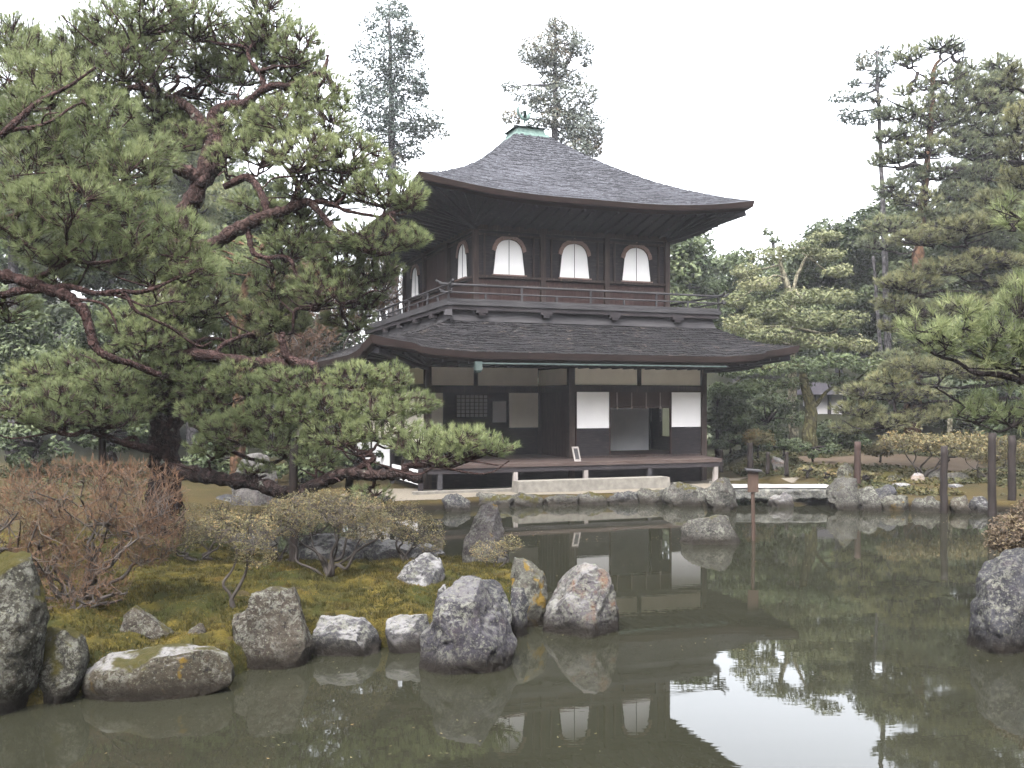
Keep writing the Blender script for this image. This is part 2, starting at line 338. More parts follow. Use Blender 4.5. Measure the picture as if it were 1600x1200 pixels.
m, nt = new_mat('mossy_ground'); p = geo_pos(nt); M['ground'] = m
n1 = noise(nt, p, 0.9, 5, 0.6); n2 = noise(nt, p, 4.5, 5, 0.65); n3 = noise(nt, p, 40, 4, 0.7)
c = mix(nt, ramp(nt, n1, [(0.35, 0), (0.65, 1.0)]), (0.03, 0.03, 0.012), (0.07, 0.052, 0.02))
c = mix(nt, ramp(nt, n2, [(0.5, 0), (0.7, 0.8)]), c, (0.06, 0.04, 0.022))
c = mix(nt, ramp(nt, n3, [(0.4, 0), (0.75, 0.7)]), c, (0.09, 0.065, 0.025))
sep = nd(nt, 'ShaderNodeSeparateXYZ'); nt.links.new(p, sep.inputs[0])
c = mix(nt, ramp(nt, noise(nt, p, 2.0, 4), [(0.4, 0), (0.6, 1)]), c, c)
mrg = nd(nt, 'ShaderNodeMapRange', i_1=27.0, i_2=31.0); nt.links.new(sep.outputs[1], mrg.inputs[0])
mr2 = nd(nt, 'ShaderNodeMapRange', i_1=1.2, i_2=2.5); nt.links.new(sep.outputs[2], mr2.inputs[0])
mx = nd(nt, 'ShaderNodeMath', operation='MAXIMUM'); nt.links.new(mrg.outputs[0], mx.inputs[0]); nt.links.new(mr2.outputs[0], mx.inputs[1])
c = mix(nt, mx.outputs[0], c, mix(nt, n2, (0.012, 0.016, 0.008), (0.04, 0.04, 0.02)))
wz = nd(nt, 'ShaderNodeMapRange', i_1=0.16, i_2=0.08); nt.links.new(sep.outputs[2], wz.inputs[0])
c = mix(nt, wz.outputs[0], c, (0.016, 0.013, 0.009))
finish(nt, c, 0.95, n3, 0.8, 0.03)
m, nt = new_mat('moss'); p = geo_pos(nt); M['moss'] = m
n1 = noise(nt, p, 1.5, 4, 0.6); n2 = noise(nt, p, 5.5, 5, 0.65, 0.4); n3 = noise(nt, p, 60, 4, 0.75)
c = mix(nt, ramp(nt, n1, [(0.42, 0), (0.58, 1.0)]), (0.032, 0.036, 0.008), (0.115, 0.086, 0.017))
c = mix(nt, ramp(nt, n2, [(0.46, 0), (0.62, 0.85)]), c, (0.026, 0.026, 0.008))
c = mix(nt, ramp(nt, noise(nt, p, 3.1, 4), [(0.6, 0), (0.7, 0.7)]), c, (0.07, 0.04, 0.011))
c = mix(nt, ramp(nt, n3, [(0.35, 0.75), (0.6, 0.0)]), c, (0.02, 0.022, 0.007))
finish(nt, c, 0.95, n3, 1.0, 0.03)

m, nt = new_mat('pond_water'); p = geo_pos(nt); M['water'] = m
w1 = noise(nt, mapv(nt, p, 0.5, 2.2, 1), 1.2, 3, 0.5); w2 = noise(nt, mapv(nt, p, 1, 3, 1), 7, 2, 0.5)
h = mix(nt, 0.15, w1, w2)
murk = mix(nt, ramp(nt, noise(nt, p, 0.5, 4), [(0.3, 0), (0.7, 1)]), (0.023, 0.0235, 0.0155), (0.030, 0.0305, 0.020))
film = ramp(nt, noise(nt, mapv(nt, p, 0.35, 1.6, 1, (0, 0, .35)), 1.0, 5, .6, .6), [(0.5, 0.008), (0.72, 0.07)])
pw = finish(nt, murk, film, h, 0.014, 0.05, 0.5); pw.inputs['IOR'].default_value = 1.42

def roof_mat(name, dark, mid, light, patch, patch_amt):
    m, nt = new_mat(name); uv = nd(nt, 'ShaderNodeTexCoord').outputs['UV']
    rows = noise(nt, mapv(nt, uv, 1.6, 16, 1), 1.0, 5, 0.65)
    fine = noise(nt, mapv(nt, uv, 14, 40, 1), 1.0, 4, 0.65)
    big = noise(nt, mapv(nt, uv, 0.5, 0.6, 1), 1.0, 4)
    sx = nd(nt, 'ShaderNodeSeparateXYZ'); nt.links.new(uv, sx.inputs[0])
    ry = nd(nt, 'ShaderNodeMath', operation='MULTIPLY_ADD', i_1=1 / 0.16); nt.links.new(sx.outputs[1], ry.inputs[0])
    jit = nd(nt, 'ShaderNodeMath', operation='MULTIPLY', i_1=2.6); nt.links.new(noise(nt, mapv(nt, uv, 2.6, 3.2, 1), 1.0, 4, .7), jit.inputs[0]); nt.links.new(jit.outputs[0], ry.inputs[2])
    fr = nd(nt, 'ShaderNodeMath', operation='FRACT'); nt.links.new(ry.outputs[0], fr.inputs[0])
    row = ramp(nt, fr.outputs[0], [(0.0, 0.12), (0.18, 0.5), (0.45, 1.0), (0.9, 0.9), (1.0, 0.12)])
    c = mix(nt, ramp(nt, rows, [(0.33, 0), (0.66, 1)]), dark, mid)
    c = mix(nt, ramp(nt, fine, [(0.5, 0), (0.72, 0.8)]), c, light)
    c = mix(nt, ramp(nt, big, [(0.4, 0), (0.65, 0.5)]), c, dark)
    if patch_amt:
        a = ramp(nt, noise(nt, mapv(nt, uv, 3.2, 12, 1), 1.0, 5, 0.7), [(0.62 - patch_amt * .1, 0), (0.66 - patch_amt * .1, 1.0)])
        b = ramp(nt, noise(nt, mapv(nt, uv, 0.8, 1.1, 1), 1.0, 3), [(0.45, 0), (0.6, 1)])
        f = nd(nt, 'ShaderNodeMath', operation='MULTIPLY'); nt.links.new(a, f.inputs[0]); nt.links.new(b, f.inputs[1])
        c = mix(nt, f.outputs[0], c, patch)
    c = mix(nt, 0.85, c, row, 'MULTIPLY')
    h = mix(nt, 0.5, mix(nt, 0.4, rows, fine), row)
    finish(nt, c, 0.85, h, 1.0, 0.10); return m
M['roof_up'] = roof_mat('upper_bark_shingles', (0.035, 0.036, 0.043), (0.095, 0.098, 0.116), (0.25, 0.255, 0.28), (0.2, 0.2, 0.2), 0)
M['roof_low'] = roof_mat('lower_bark_shingles', (0.012, 0.0115, 0.013), (0.027, 0.026, 0.028), (0.055, 0.052, 0.055), (0.085, 0.072, 0.06), 0.55)

# ------------------------------------------------------------------ terrain, pond, banks
POND = np.array([(-5.6, 5.4), (-3.9, 6.8), (-3.3, 7.22), (-2.8, 7.5), (-2.25, 7.8), (-2.1, 8.2), (-1.7, 8.5), (-1.3, 8.7), (-0.9, 8.85), (-0.45, 9.0),
    (-0.05, 9.5), (0.12, 9.9), (0.25, 10.5), (0.28, 11.3), (0.1, 12.2), (-0.3, 12.7), (-1.0, 13.1), (-2.0, 13.3), (-3.2, 13.5), (-4.0, 14.2), (-4.6, 15.2),
    (-4.9, 17.0), (-4.7, 18.5), (-4.0, 19.2), (-3.0, 19.3), (-2.06, 19.7), (-1.3, 20.0), (-0.27, 20.9), (0.68, 20.9), (2.1, 21.25), (3.4, 21.5), (3.9, 21.0),
    (4.3, 20.3), (4.75, 20.5), (4.9, 21.2), (5.2, 23.0), (5.5, 24.6), (6.5, 24.6), (6.6, 22.5), (6.55, 21.1), (6.75, 20.6), (7.3, 20.3), (8.4, 19.8), (9.5, 19.75),
    (10.2, 19.4), (11.5, 18.6), (12.3, 16), (11.5, 13), (9.0, 11), (6.5, 9.8), (4.75, 9.2), (4.7, 8.3), (5.2, 7.2), (5.0, 5.0), (3.5, 3.6), (0, 3.3), (-3.0, 3.4), (-5.5, 4.0)])

def pond_sd(x, y):
    "distance to the shore, positive on land"
    x = np.asarray(x, float); y = np.asarray(y, float); best = np.full(x.shape, 1e9); ins = np.zeros(x.shape, bool)
    n = len(POND)
    for i in range(n):
        ax, ay = POND[i]; bx, by = POND[(i + 1) % n]; dx, dy = bx - ax, by - ay
        t = np.clip(((x - ax) * dx + (y - ay) * dy) / (dx * dx + dy * dy), 0, 1)
        best = np.minimum(best, np.hypot(x - ax - t * dx, y - ay - t * dy))
        c = (ay > y) != (by > y)
        with np.errstate(divide='ignore', invalid='ignore'):
            ins ^= c & (x < dx * (y - ay) / (dy if dy else 1e-9) + ax)
    return np.where(ins, -best, best)

def H(x, y):
    x = np.asarray(x, float); y = np.asarray(y, float); sh = x.shape
    x = x.ravel(); y = y.ravel(); sd = pond_sd(x, y)
    q = np.stack([x, y, 0 * x], 1)
    land = 0.20 + 0.05 * fbm(q * 0.7, 3, 2)
    near = sstep(14.6, 13.4, y) * sstep(1.5, 0.5, x)                     # the moss bank with the old pine
    bk = np.maximum(sstep(12.9, 10.6, y), sstep(-3.6, -4.6, x))
    land += near * (bk * (0.05 * sstep(-0.05, 0.22, sd) + 0.10 * sstep(0, 2.0, sd)) - (1 - bk) * 0.09 + 0.17 * fbm(q * 1.5, 3, 5) + 0.09 * fbm(q * 3.7, 2, 15))
    rg = sstep(6.0, 7.5, x) * sstep(19.5, 21, y)                         # garden right of the pavilion
    land += rg * (0.05 * np.clip(y - 20, 0, 9) + 0.30 * sstep(0.2, 2, sd) * (fbm(q * 0.45, 3, 9) + 0.25))
    lg = sstep(-4.2, -6.0, x) * sstep(13.5, 16, y)
    land += lg * (0.25 * sstep(0.3, 3, sd) + 0.25 * fbm(q * 0.5, 3, 12))
    land += 0.16 * np.clip(y - 32, 0, 28) * sstep(-40, 5, x) + 0.05 * np.clip(y - 31, 0, 40)
    land += 0.04 * np.clip(np.abs(x) - 15, 0, 40)
    land += sstep(4.2, 2.0, y) * 0.25
    land += 0.9 * np.clip(-3 - y, 0, 16) + 0.85 * np.clip(np.abs(x) - (0.60 * np.clip(y, 0, 60) + 6.5), 0, 14)   # unseen slopes added around the garden to cut the low sky light
    z = -0.55 + (land + 0.55) * sstep(-0.15, 0.07, sd)
    return z.reshape(sh)
def hz(x, y): return float(H(np.array([x]), np.array([y]))[0])

def axis(lo, hi, a, b, fine, grow=1.25):
    mid = list(np.arange(a, b + 1e-6, fine)); up = [mid[-1]]; st = fine
    while up[-1] < hi: st *= grow; up.append(up[-1] + st)
    dn = [mid[0]]; st = fine
    while dn[-1] > lo: st *= grow; dn.append(dn[-1] - st)
    return np.array(dn[1:][::-1] + mid + up[1:])
def grid_faces(nx, ny):
    i = np.arange(nx - 1)[None] + np.arange(ny - 1)[:, None] * nx
    return np.stack([i, i + 1, i + nx + 1, i + nx], -1).reshape(-1, 4)
def sheet(name, xs, ys, m, keep=None, dz=0.0, rough=0.0, rs=10, smooth=True):
    X, Y = np.meshgrid(xs, ys); Z = H(X, Y) + (dz(X, Y) if callable(dz) else dz)
    if rough:
        q = np.stack([X.ravel(), Y.ravel(), 0 * X.ravel()], 1); Z = Z + rough * fbm(q * rs, 4, 3).reshape(X.shape) * 2
    fc = grid_faces(len(xs), len(ys))
    if keep is not None: fc = fc[keep(X.ravel(), Y.ravel())[fc].all(1)]
    V = np.stack([X.ravel(), Y.ravel(), Z.ravel()], 1)
    used = np.unique(fc); re = np.full(len(V), -1); re[used] = np.arange(len(used))
    o = mesh_obj(name, V[used], [re[fc]], m, None, smooth); o['kind'] = 'structure'; return o

sheet('ground', axis(-90, 90, -13, 14, 0.16), axis(-30, 120, 2.6, 27, 0.16), M['ground'])
isl = lambda x, y: (pond_sd(x, y) > -0.12) & (y < 14.2) & (x < 1.0) & (x > -7.5)
sheet('moss_bank', np.arange(-7.5, 0.6, 0.028), np.arange(5.4, 14.2, 0.028), M['moss'], isl, lambda x, y: -0.05 + 0.075 * sstep(-0.10, 0.03, pond_sd(x.ravel(), y.ravel()).reshape(x.shape)), 0.05, 6)

CR, SR = math.cos(math.radians(21)), math.sin(math.radians(21))
BX, BY = -1.934, 22.29
def w2l(x, y): return (x - BX) * CR + (y - BY) * SR, -(x - BX) * SR + (y - BY) * CR
def l2w(a, b, z=0): return np.array([BX + CR * a - SR * b, BY + SR * a + CR * b, z])
def gk(x, y):
    a, b = w2l(x, y)
    return (pond_sd(x, y) > 0.10) & (b > -4.6) & (b < 0.5) & (a > -1.8 + .4 * np.sin(b * 2.2)) & (a < 8.6 + .4 * np.sin(b * 3))
sheet('gravel_path', np.arange(-6.5, 8.5, 0.08), np.arange(18.5, 26.5, 0.08), M['gravel'], gk, 0.008)
def dk(x, y):
    q = np.stack([x, y, 0 * x], 1)
    return (((x - 10.2) / 2.4) ** 2 + ((y - 26.3) / 2.0) ** 2 + 2.2 * fbm(q * .7, 3, 8) < 1) & (pond_sd(x, y) > 0.3)
sheet('sandy_path', np.arange(7, 16, 0.12), np.arange(22.5, 30, 0.12), M['dirt'], dk, 0.010)

wt = mesh_obj('pond_water', [(-9, 2.0, 0), (14, 2.0, 0), (14, 26.0, 0), (-9, 26.0, 0)], [[(0, 1, 2, 3)]], M['water']); wt['kind'] = 'structure'

# ------------------------------------------------------------------ the pavilion
def fa(u, b=0.0):
    k = (u - 800) / F                                   # BX + CR a - SR b = k (BY + SR a + CR b)
    return (k * (BY + CR * b) - BX + SR * b) / (CR - k * SR)
def fz(u, v, b=0.0):
    a = fa(u, b); y = BY + SR * a + CR * b; return CZ - (v - HOR) / F * y
def fb(u, a):
    k = (u - 800) / F                                   # on a wall x = a
    return (BX + CR * a - k * (BY + SR * a)) / (k * CR + SR)

pav = thing('temple_pavilion', 'two-storey dark timber pavilion with curved bark roofs and white arched windows across the pond', 'building', (BX, BY, 0), math.radians(21))
def part(mb, name, m, parent=None, **k): return mb.build(name, m, parent or pav, local=True, **k)

def hip_roof(name, ev, top, zprof, lift, zsoff, wall, mtop, step=None, thick=0.13, nrow=70, ncol=110, lw=2.4, rafter=0.30):
    """ev/top/wall: a0,a1,b0,b1 rectangles; zprof(t) height up the slope; lift(d) corner upturn for distance d to the nearest corner"""
    def ring(r, k): a0, a1, b0, b1 = r; return [(a0, b0), (a1, b0), (a1, b1), (a0, b1)][k % 4]
    TB = MB(); uvs = []; EB = MB(); SB = MB(); RB = MB()
    for k in range(4):
        e0, e1 = np.array(ring(ev, k)), np.array(ring(ev, k + 1)); t0, t1 = np.array(ring(top, k)), np.array(ring(top, k + 1))
        w0, w1 = np.array(ring(wall, k)), np.array(ring(wall, k + 1))
        L = np.linalg.norm(e1 - e0); s = np.linspace(0, 1, ncol); s = 0.5 - 0.5 * np.cos(math.pi * s) * (0.6 + 0.4 * np.abs(np.cos(math.pi * s))); s[0], s[-1] = 0, 1
        t = np.linspace(0, 1, nrow); S, T = np.meshgrid(s, t)
        E = e0 + (e1 - e0) * S[..., None]; C = t0 + (t1 - t0) * S[..., None]; XY = E + (C - E) * T[..., None]
        d = np.minimum(S, 1 - S) * L
        Z = zprof(T) + lift(d) * (1 - T) ** 2.6
        if step: Z = Z + step * sstep(1.0, 0.93, d) * (1 - T) ** 4
        slope = np.linalg.norm(t0 - e0)
        q = np.stack([S.ravel() * L, T.ravel() * slope * 1.0, 0 * S.ravel() + k * 7], 1)
        rowp = (T.ravel() * slope / 0.16 + 0.5 * fbm(q * [0.5, 1, 1], 2, 4)) % 1.0
        Zr = Z.ravel() + (0.026 * (1 - rowp) + 0.05 * fbm(q * [2.2, 9, 1], 3, k)) * sstep(0.0, 0.04, np.minimum(T.ravel(), 1)) * sstep(0, .25, np.minimum(d.ravel() + T.ravel(), 1))
        n = TB.n; TB.add(np.stack([XY[..., 0].ravel(), XY[..., 1].ravel(), Zr], 1), grid_faces(ncol, nrow))
        uvs.append(np.stack([S.ravel() * L + k * 13.7, T.ravel() * slope], 1))
        # eave edge: two bands, the lower one set back
        inw = unit((w0 + w1) / 2 - (e0 + e1) / 2)
        ezt = Z[0]; ex = E[0]
        th = thick * (1 + 0.25 * sstep(1.0, 0.0, d[0]))
        def rim(o, dz): return np.stack([ex[:, 0] + inw[0] * o, ex[:, 1] + inw[1] * o, ezt + dz], 1)
        def diag(o):
            sc_ = np.clip(1 - 2 * S[0], -1, 1); along = unit(e1 - e0); return np.stack([along[0] * o * sc_, along[1] * o * sc_, 0 * sc_], 1)
        A = rim(0.0, 0.0); B = rim(0.03, 0) + diag(0.03); B[:, 2] -= th; Cc = rim(0.13, 0) + diag(0.13); Cc[:, 2] -= th + 0.012
        Dd = rim(0.16, 0) + diag(0.16); Dd[:, 2] -= th + 0.075
        V = np.concatenate([A, B, Cc, Dd]); EB.add(V, grid_faces(ncol, 4)[:, ::-1])
        # soffit: ruled surface from the rim to the wall plate
        W = w0 + (w1 - w0) * S[0][:, None]
        Wz = np.full(ncol, zsoff)
        Mi = np.concatenate([Dd, np.stack([W[:, 0], W[:, 1], Wz], 1)])
        SB.add(Mi, grid_faces(ncol, 2)[:, ::-1])
        nr = int(L / rafter)
        for i in range(1, nr):
            x = i / nr; j = np.interp(x, s, np.arange(ncol)); jj = int(round(j))
            along = unit(e1 - e0); pt = e0 + (e1 - e0) * x
            wx = np.clip(np.dot(pt - w0, along), 0, np.linalg.norm(w1 - w0)); q_ = w0 + along * wx
            p0 = np.array([*(Dd[jj, :2] + inw * 0.02), Dd[jj, 2] - 0.02]); p1 = np.array([*q_, zsoff - 0.03])
            RB.bar(p0, p1, 0.055, 0.06)
        c0 = np.array([*Dd[0, :2], Dd[0, 2] - 0.05]); RB.bar(c0, np.array([*w0, zsoff - 0.07]), 0.12, 0.14)
    o = mesh_obj(name, np.concatenate(TB.V), [np.concatenate(TB.Q)], mtop, pav, True, None, np.concatenate(uvs), True)
    EB.build('eave_edge', M['edge'], o, local=True, smooth=False); SB.build('soffit', M['soffit'], o, local=True); RB.build('rafters', M['soffit'], o, local=True)
    return o

# roofs
lowroof = hip_roof('lower_roof', (-1.7, 9.0, -1.7, 9.2), (0.36, 7.0, -0.82, 7.3), lambda t: 3.29 + 0.80 * (0.8 * t + 0.2 * t * t),
         lambda d: 0.27 * np.clip(1 - d / 2.6, 0, 1) ** 2.0, 3.08, (0.0, 7.3, 0.0, 7.6), M['roof_low'], step=0.05, thick=0.14, nrow=40)
uproof = hip_roof('upper_roof', (-0.62, 7.83, -1.5, 8.0), (3.2, 4.15, 2.65, 3.7), lambda t: 6.82 + 2.55 * (0.66 * t + 0.34 * t * t),
         lambda d: 0.30 * np.clip(1 - d / 3.2, 0, 1) ** 2.0, 6.36, (1.16, 6.25, 0.0, 6.5), M['roof_up'], thick=0.12, nrow=90)
cap = MB()
cap.hexa([(3.14, 2.6, 9.33), (4.2, 2.6, 9.33), (4.2, 3.76, 9.33), (3.14, 3.76, 9.33)], [(3.2, 2.66, 9.42), (4.14, 2.66, 9.42), (4.14, 3.7, 9.42), (3.2, 3.7, 9.42)])
cap.hexa([(3.25, 2.71, 9.421), (4.09, 2.71, 9.421), (4.09, 3.65, 9.421), (3.25, 3.65, 9.421)], [(3.3, 2.76, 9.60), (4.04, 2.76, 9.60), (4.04, 3.6, 9.60), (3.3, 3.6, 9.60)])
cap.hexa([(3.22, 2.68, 9.601), (4.12, 2.68, 9.601), (4.12, 3.68, 9.601), (3.22, 3.68, 9.601)], [(3.6, 3.1, 9.72), (3.74, 3.1, 9.72), (3.74, 3.26, 9.72), (3.6, 3.26, 9.72)])
capo = part(cap, 'ridge_cap', M['copper'])
bird = MB()
bc = np.array([3.66, 3.17, 9.72]); BS = 0.62
for s in (-1, 1): bird.tube([bc + [0, s * .04, 0], bc + [0.01, s * .05, .14], bc + [0, s * .05, .28]], [.012, .014, .03], 6)
bird.tube(catmull([bc + [-.22, 0, .42], bc + [-.08, 0, .36], bc + [.08, 0, .36], bc + [.17, 0, .46], bc + [.18, 0, .58], bc + [.25, 0, .62], bc + [.32, 0, .60]], 4),
          np.interp(np.linspace(0, 1, 25), [0, .25, .45, .7, .85, .93, 1], [.03, .09, .10, .045, .04, .045, .006]), 10)
for s in (-1, 1):
    bird.hexa([bc + [.06, s * .08, .36], bc + [-.1, s * .09, .36], bc + [-.2, s * .30, .62], bc + [-.02, s * .27, .62]], [bc + [.06, s * .10, .40], bc + [-.1, s * .11, .40], bc + [-.2, s * .31, .64], bc + [-.02, s * .28, .64]])
for k in (-1, 0, 1):
    bird.tube(catmull([bc + [-.18, 0, .42], bc + [-.3, k * .06, .55], bc + [-.33, k * .12, .75], bc + [-.28, k * .15, .88]], 4), np.linspace(.03, .012, 13), 6)
bird.V = [bc + (v - bc) * BS for v in bird.V]
bird.build('bird_finial', M['copper'], capo, local=True, smooth=True)

# upper storey
UA0, UA1, UB1, UZ0, UZ1 = 1.16, 6.25, 6.5, 4.44, 6.40
uw = MB(); uw.box(UA0 + .05, UA1 - .05, 0.05, UB1 - .05, UZ0 - .4, UZ1); uwo = part(uw, 'upper_wall', M['timber'])
lowb = MB()
lowb.box(UA0 + .06, UA1 - .06, 0.035, 0.0499, UZ0, 5.10)
lowb.box(UA0 + .035, UA0 + .0499, 0.06, UB1 - .06, UZ0, 5.10)
part(lowb, 'dado_boards', M['timber_red'])
ub = MB()
for b0 in (0.0,):
    ub.box(UA0 - .04, UA1 + .04, -0.035, 0.03, 6.24, 6.36)
    ub.box(UA0, UA1, -0.02, 0.03, 6.12, 6.17)
    ub.box(UA0, UA1, -0.03, 0.03, 5.13, 5.19)
    ub.box(UA0, UA1, -0.015, 0.03, 4.95, 4.99)
ub.box(UA0 - .035, UA0 + .03, 0.03, UB1, 6.24, 6.36); ub.box(UA0 - .02, UA0 + .03, 0.03, UB1, 6.12, 6.17)
ub.box(UA0 - .03, UA0 + .03, 0.03, UB1, 5.13, 5.19)
part(ub, 'beams', M['timber_v'])
bays = [UA0, 2.86, 4.56, UA1]; sb = [0, 2.17, 4.34, 6.5]
for a in bays:
    part(MB().box(a - .065, a + .065, -0.05, 0.08, UZ0, 6.239), 'post', M['timber_v'])
for b in sb[1:]:
    part(MB().box(UA0 - .05, UA0 + .08, b - .065, b + .065, UZ0, 6.239), 'post', M['timber_v'])
for i in range(3):                                         # slim door-guide uprights beside the windows
    c = (bays[i] + bays[i + 1]) / 2
    for s in (-.62, .62): part(MB().box(c + s - .018, c + s + .018, -0.012, 0.05, 5.19, 6.12), 'mullion', M['timber_v'])

def arch_outline(w, h):
    "bell-shaped window: half width w at the sill, height h, returns right side from sill to apex"
    pts = [(w, 0), (w * .96, h * .18), (w * .90, h * .42), (w * .86, h * .60), (w * .80, h * .73), (w * .68, h * .85), (w * .46, h * .945), (w * .2, h * .985), (0, h)]
    return catmull(np.array([(x, 0, z) for x, z in pts]), 4)[:, [0, 2]]
def window(origin, ax, out, w=0.40, h=0.83):
    """ax: along the wall, out: outward normal (2D local)"""
    ax = np.array([*ax, 0.0]); out = np.array([*out, 0.0]); o = np.array(origin, float); z = np.array([0, 0, 1.0])
    r = arch_outline(w, h); full = np.concatenate([r, (r * [-1, 1])[::-1][1:]]); n = len(full)
    at = lambda x, zz, d: o + ax * x + z * zz + out * d
    pane = MB(); V = [at(x, zz, 0.012) for x, zz in full] + [at(0, h * .4, 0.012)]
    pane.add(V, None, [(i, (i + 1) % n, n) for i in range(n)])
    po = part(pane, 'window', M['paper'])
    dr = MB(); d2 = full[:-1] if False else full
    cen = np.array([0, h * .45]); V = []
    for x, zz in full:                                      # dark jamb around the pane
        nn = unit(np.array([x, (zz - h * .5) * .8])); V += [at(x, zz, .010), at(x, zz, .034), at(x + nn[0] * .035, zz + nn[1] * .03, .034), at(x + nn[0] * .035, zz + nn[1] * .03, 0.0)]
    Q = [(i * 4 + k, i * 4 + k + 1, i * 4 + 5 + k, i * 4 + 4 + k) for i in range(n - 1) for k in range(3)]
    dr.add(V, Q); dr.build('jamb', M['timber'], po, local=True)
    cm = MB(); m0 = int(np.argmax(r[:, 1] > h * .60)); arc = np.concatenate([r[m0:], (r[m0:] * [-1, 1])[::-1][1:]]); V = []; k = len(arc)
    arc = catmull(np.array([(x, 0, zz) for x, zz in arc]), 4)[:, [0, 2]]; k = len(arc)
    for i, (x, zz) in enumerate(arc):                       # scalloped cusp moulding over the arch
        nn = unit(np.array([x, (zz - h * .45) * .9])); sca = .012 * abs(math.sin(i / (k - 1) * math.pi * 7)); cusp = .03 * math.exp(-((i - (k - 1) / 2) / (k * .03)) ** 2)
        i0 = .015 - sca; i1 = .095 + .010 * abs(math.sin(i / (k - 1) * math.pi * 7)) + cusp
        V += [at(x + nn[0] * i0, zz + nn[1] * i0, .03), at(x + nn[0] * i0, zz + nn[1] * i0, .058), at(x + nn[0] * i1, zz + nn[1] * i1, .052), at(x + nn[0] * i1, zz + nn[1] * i1, .0)]
    Q = [(i * 4 + j, i * 4 + j + 1, i * 4 + 5 + j, i * 4 + 4 + j) for i in range(k - 1) for j in range(3)]
    cm.add(V, Q); cm.build('frame', M['cusp'], po, local=True)
    mu = MB(); mu.bar(at(0, 0.0, .016), at(0, h * .99, .016), .012, .012); mu.build('centre_bar', M['timber'], po, local=True)
    sl = MB(); p0, p1 = at(-w * 1.08, -.018, .055), at(w * 1.08, -.018, .055); sl.bar(p0, p1, .06, .03); sl.build('sill', M['cusp'], po, local=True)
for i in range(3): window(((bays[i] + bays[i + 1]) / 2, 0.05, 5.225), (1, 0), (0, -1))
for i in (0, 2): window((UA0 + .05, (sb[i] + sb[i + 1]) / 2, 5.225), (0, -1), (-1, 0))
for k in range(2): part(MB().box(UA0 + .02, UA0 + .0499, sb[1] + .15 + k * .95, sb[1] + 1.07 + k * .95, 5.2, 6.1), 'door_panel', M['timber_red'])

# balcony with railing
BA0, BA1, BB0, BB1 = 0.16, 7.2, -1.0, 7.5
bal = MB(); bal.box(BA0, BA1, BB0, BB1, 4.36, 4.44); balo = part(bal, 'balcony', M['timber_grey'])
fas = MB(); fas.box(BA0 + .03, BA1 - .03, BB0 + .03, BB1 - .03, 4.26, 4.359); fas.build('fascia', M['timber'], balo, local=True)
fl = MB()
o4 = [(BA0 + .10, BB0 + .08), (BA1 - .10, BB0 + .08), (BA1 - .10, BB1 - .1), (BA0 + .10, BB1 - .1)]; i4 = [(BA0 + .17, BB0 + .15), (BA1 - .17, BB0 + .15), (BA1 - .17, BB1 - .17), (BA0 + .17, BB1 - .17)]
fl.hexa([(x, y, 4.02) for x, y in o4], [(x, y, 4.259) for x, y in i4]); fl.build('flashing', M['timber_grey'], balo, local=True)
for u in (754, 855, 962, 1060):
    a = fa(u, BB0); MB().box(a - .14, a + .14, BB0 + .01, BB0 + .3, 4.20, 4.259).box(a - .08, a + .08, BB0 + .02, BB0 + .3, 4.14, 4.2).build('bracket', M['timber'], balo, local=True)
for b in (0.3, 1.8, 3.4, 5.0): MB().box(BA0 + .0, BA0 + .3, b - .12, b + .12, 4.16, 4.259).build('bracket', M['timber'], balo, local=True)
bk = MB(); bk.hexa([(BA0 - .06, BB0 - .06, 4.12), (BA0 + .1, BB0 - .06, 4.12), (BA0 + .1, BB0 + .1, 4.12), (BA0 - .06, BB0 + .1, 4.12)], [(BA0 - .03, BB0 - .03, 4.255), (BA0 + .1, BB0 - .03, 4.255), (BA0 + .1, BB0 + .1, 4.255), (BA0 - .03, BB0 + .1, 4.255)])
bk.build('bracket', M['timber_grey'], balo, local=True)
rl = MB(); iw = .05
ra0, ra1, rb0, rb1 = BA0 + iw, BA1 - iw, BB0 + iw, BB1 - iw
for z, r, ext, up in ((4.815, .026, .30, .07), (4.64, .02, .22, .05)):
    def run(p, q):
        p = np.array([*p, z]); q = np.array([*q, z]); d = unit(q - p)
        pts = [p - d * ext + [0, 0, up], p - d * ext * .55 + [0, 0, up * .25], p, p + (q - p) * .33, p + (q - p) * .66, q, q + d * ext * .55 + [0, 0, up * .25], q + d * ext + [0, 0, up]]
        rl.tube(catmull(pts, 4), r, 8)
    run((ra0, rb0), (ra1, rb0)); run((ra0, rb1), (ra0, rb0)); run((ra1, rb0), (ra1, rb1)); run((ra1, rb1), (ra0, rb1))
for p, q in (((ra0, rb0), (ra1, rb0)), ((ra0, rb0), (ra0, rb1)), ((ra1, rb0), (ra1, rb1)), ((ra0, rb1), (ra1, rb1))):
    L = math.dist(p, q); rl.bar((*p, 4.475), (*q, 4.475), .07, .06)
    n = int(round(L / 0.86))
    for i in range(0, n + 1):
        x = p[0] + (q[0] - p[0]) * i / n; y = p[1] + (q[1] - p[1]) * i / n; full = i % 2 == 0
        rl.box(x - .022, x + .022, y - .022, y + .022, 4.50, 4.80 if full else 4.63)
rl.build('railing', M['timber_grey'], balo, local=True)

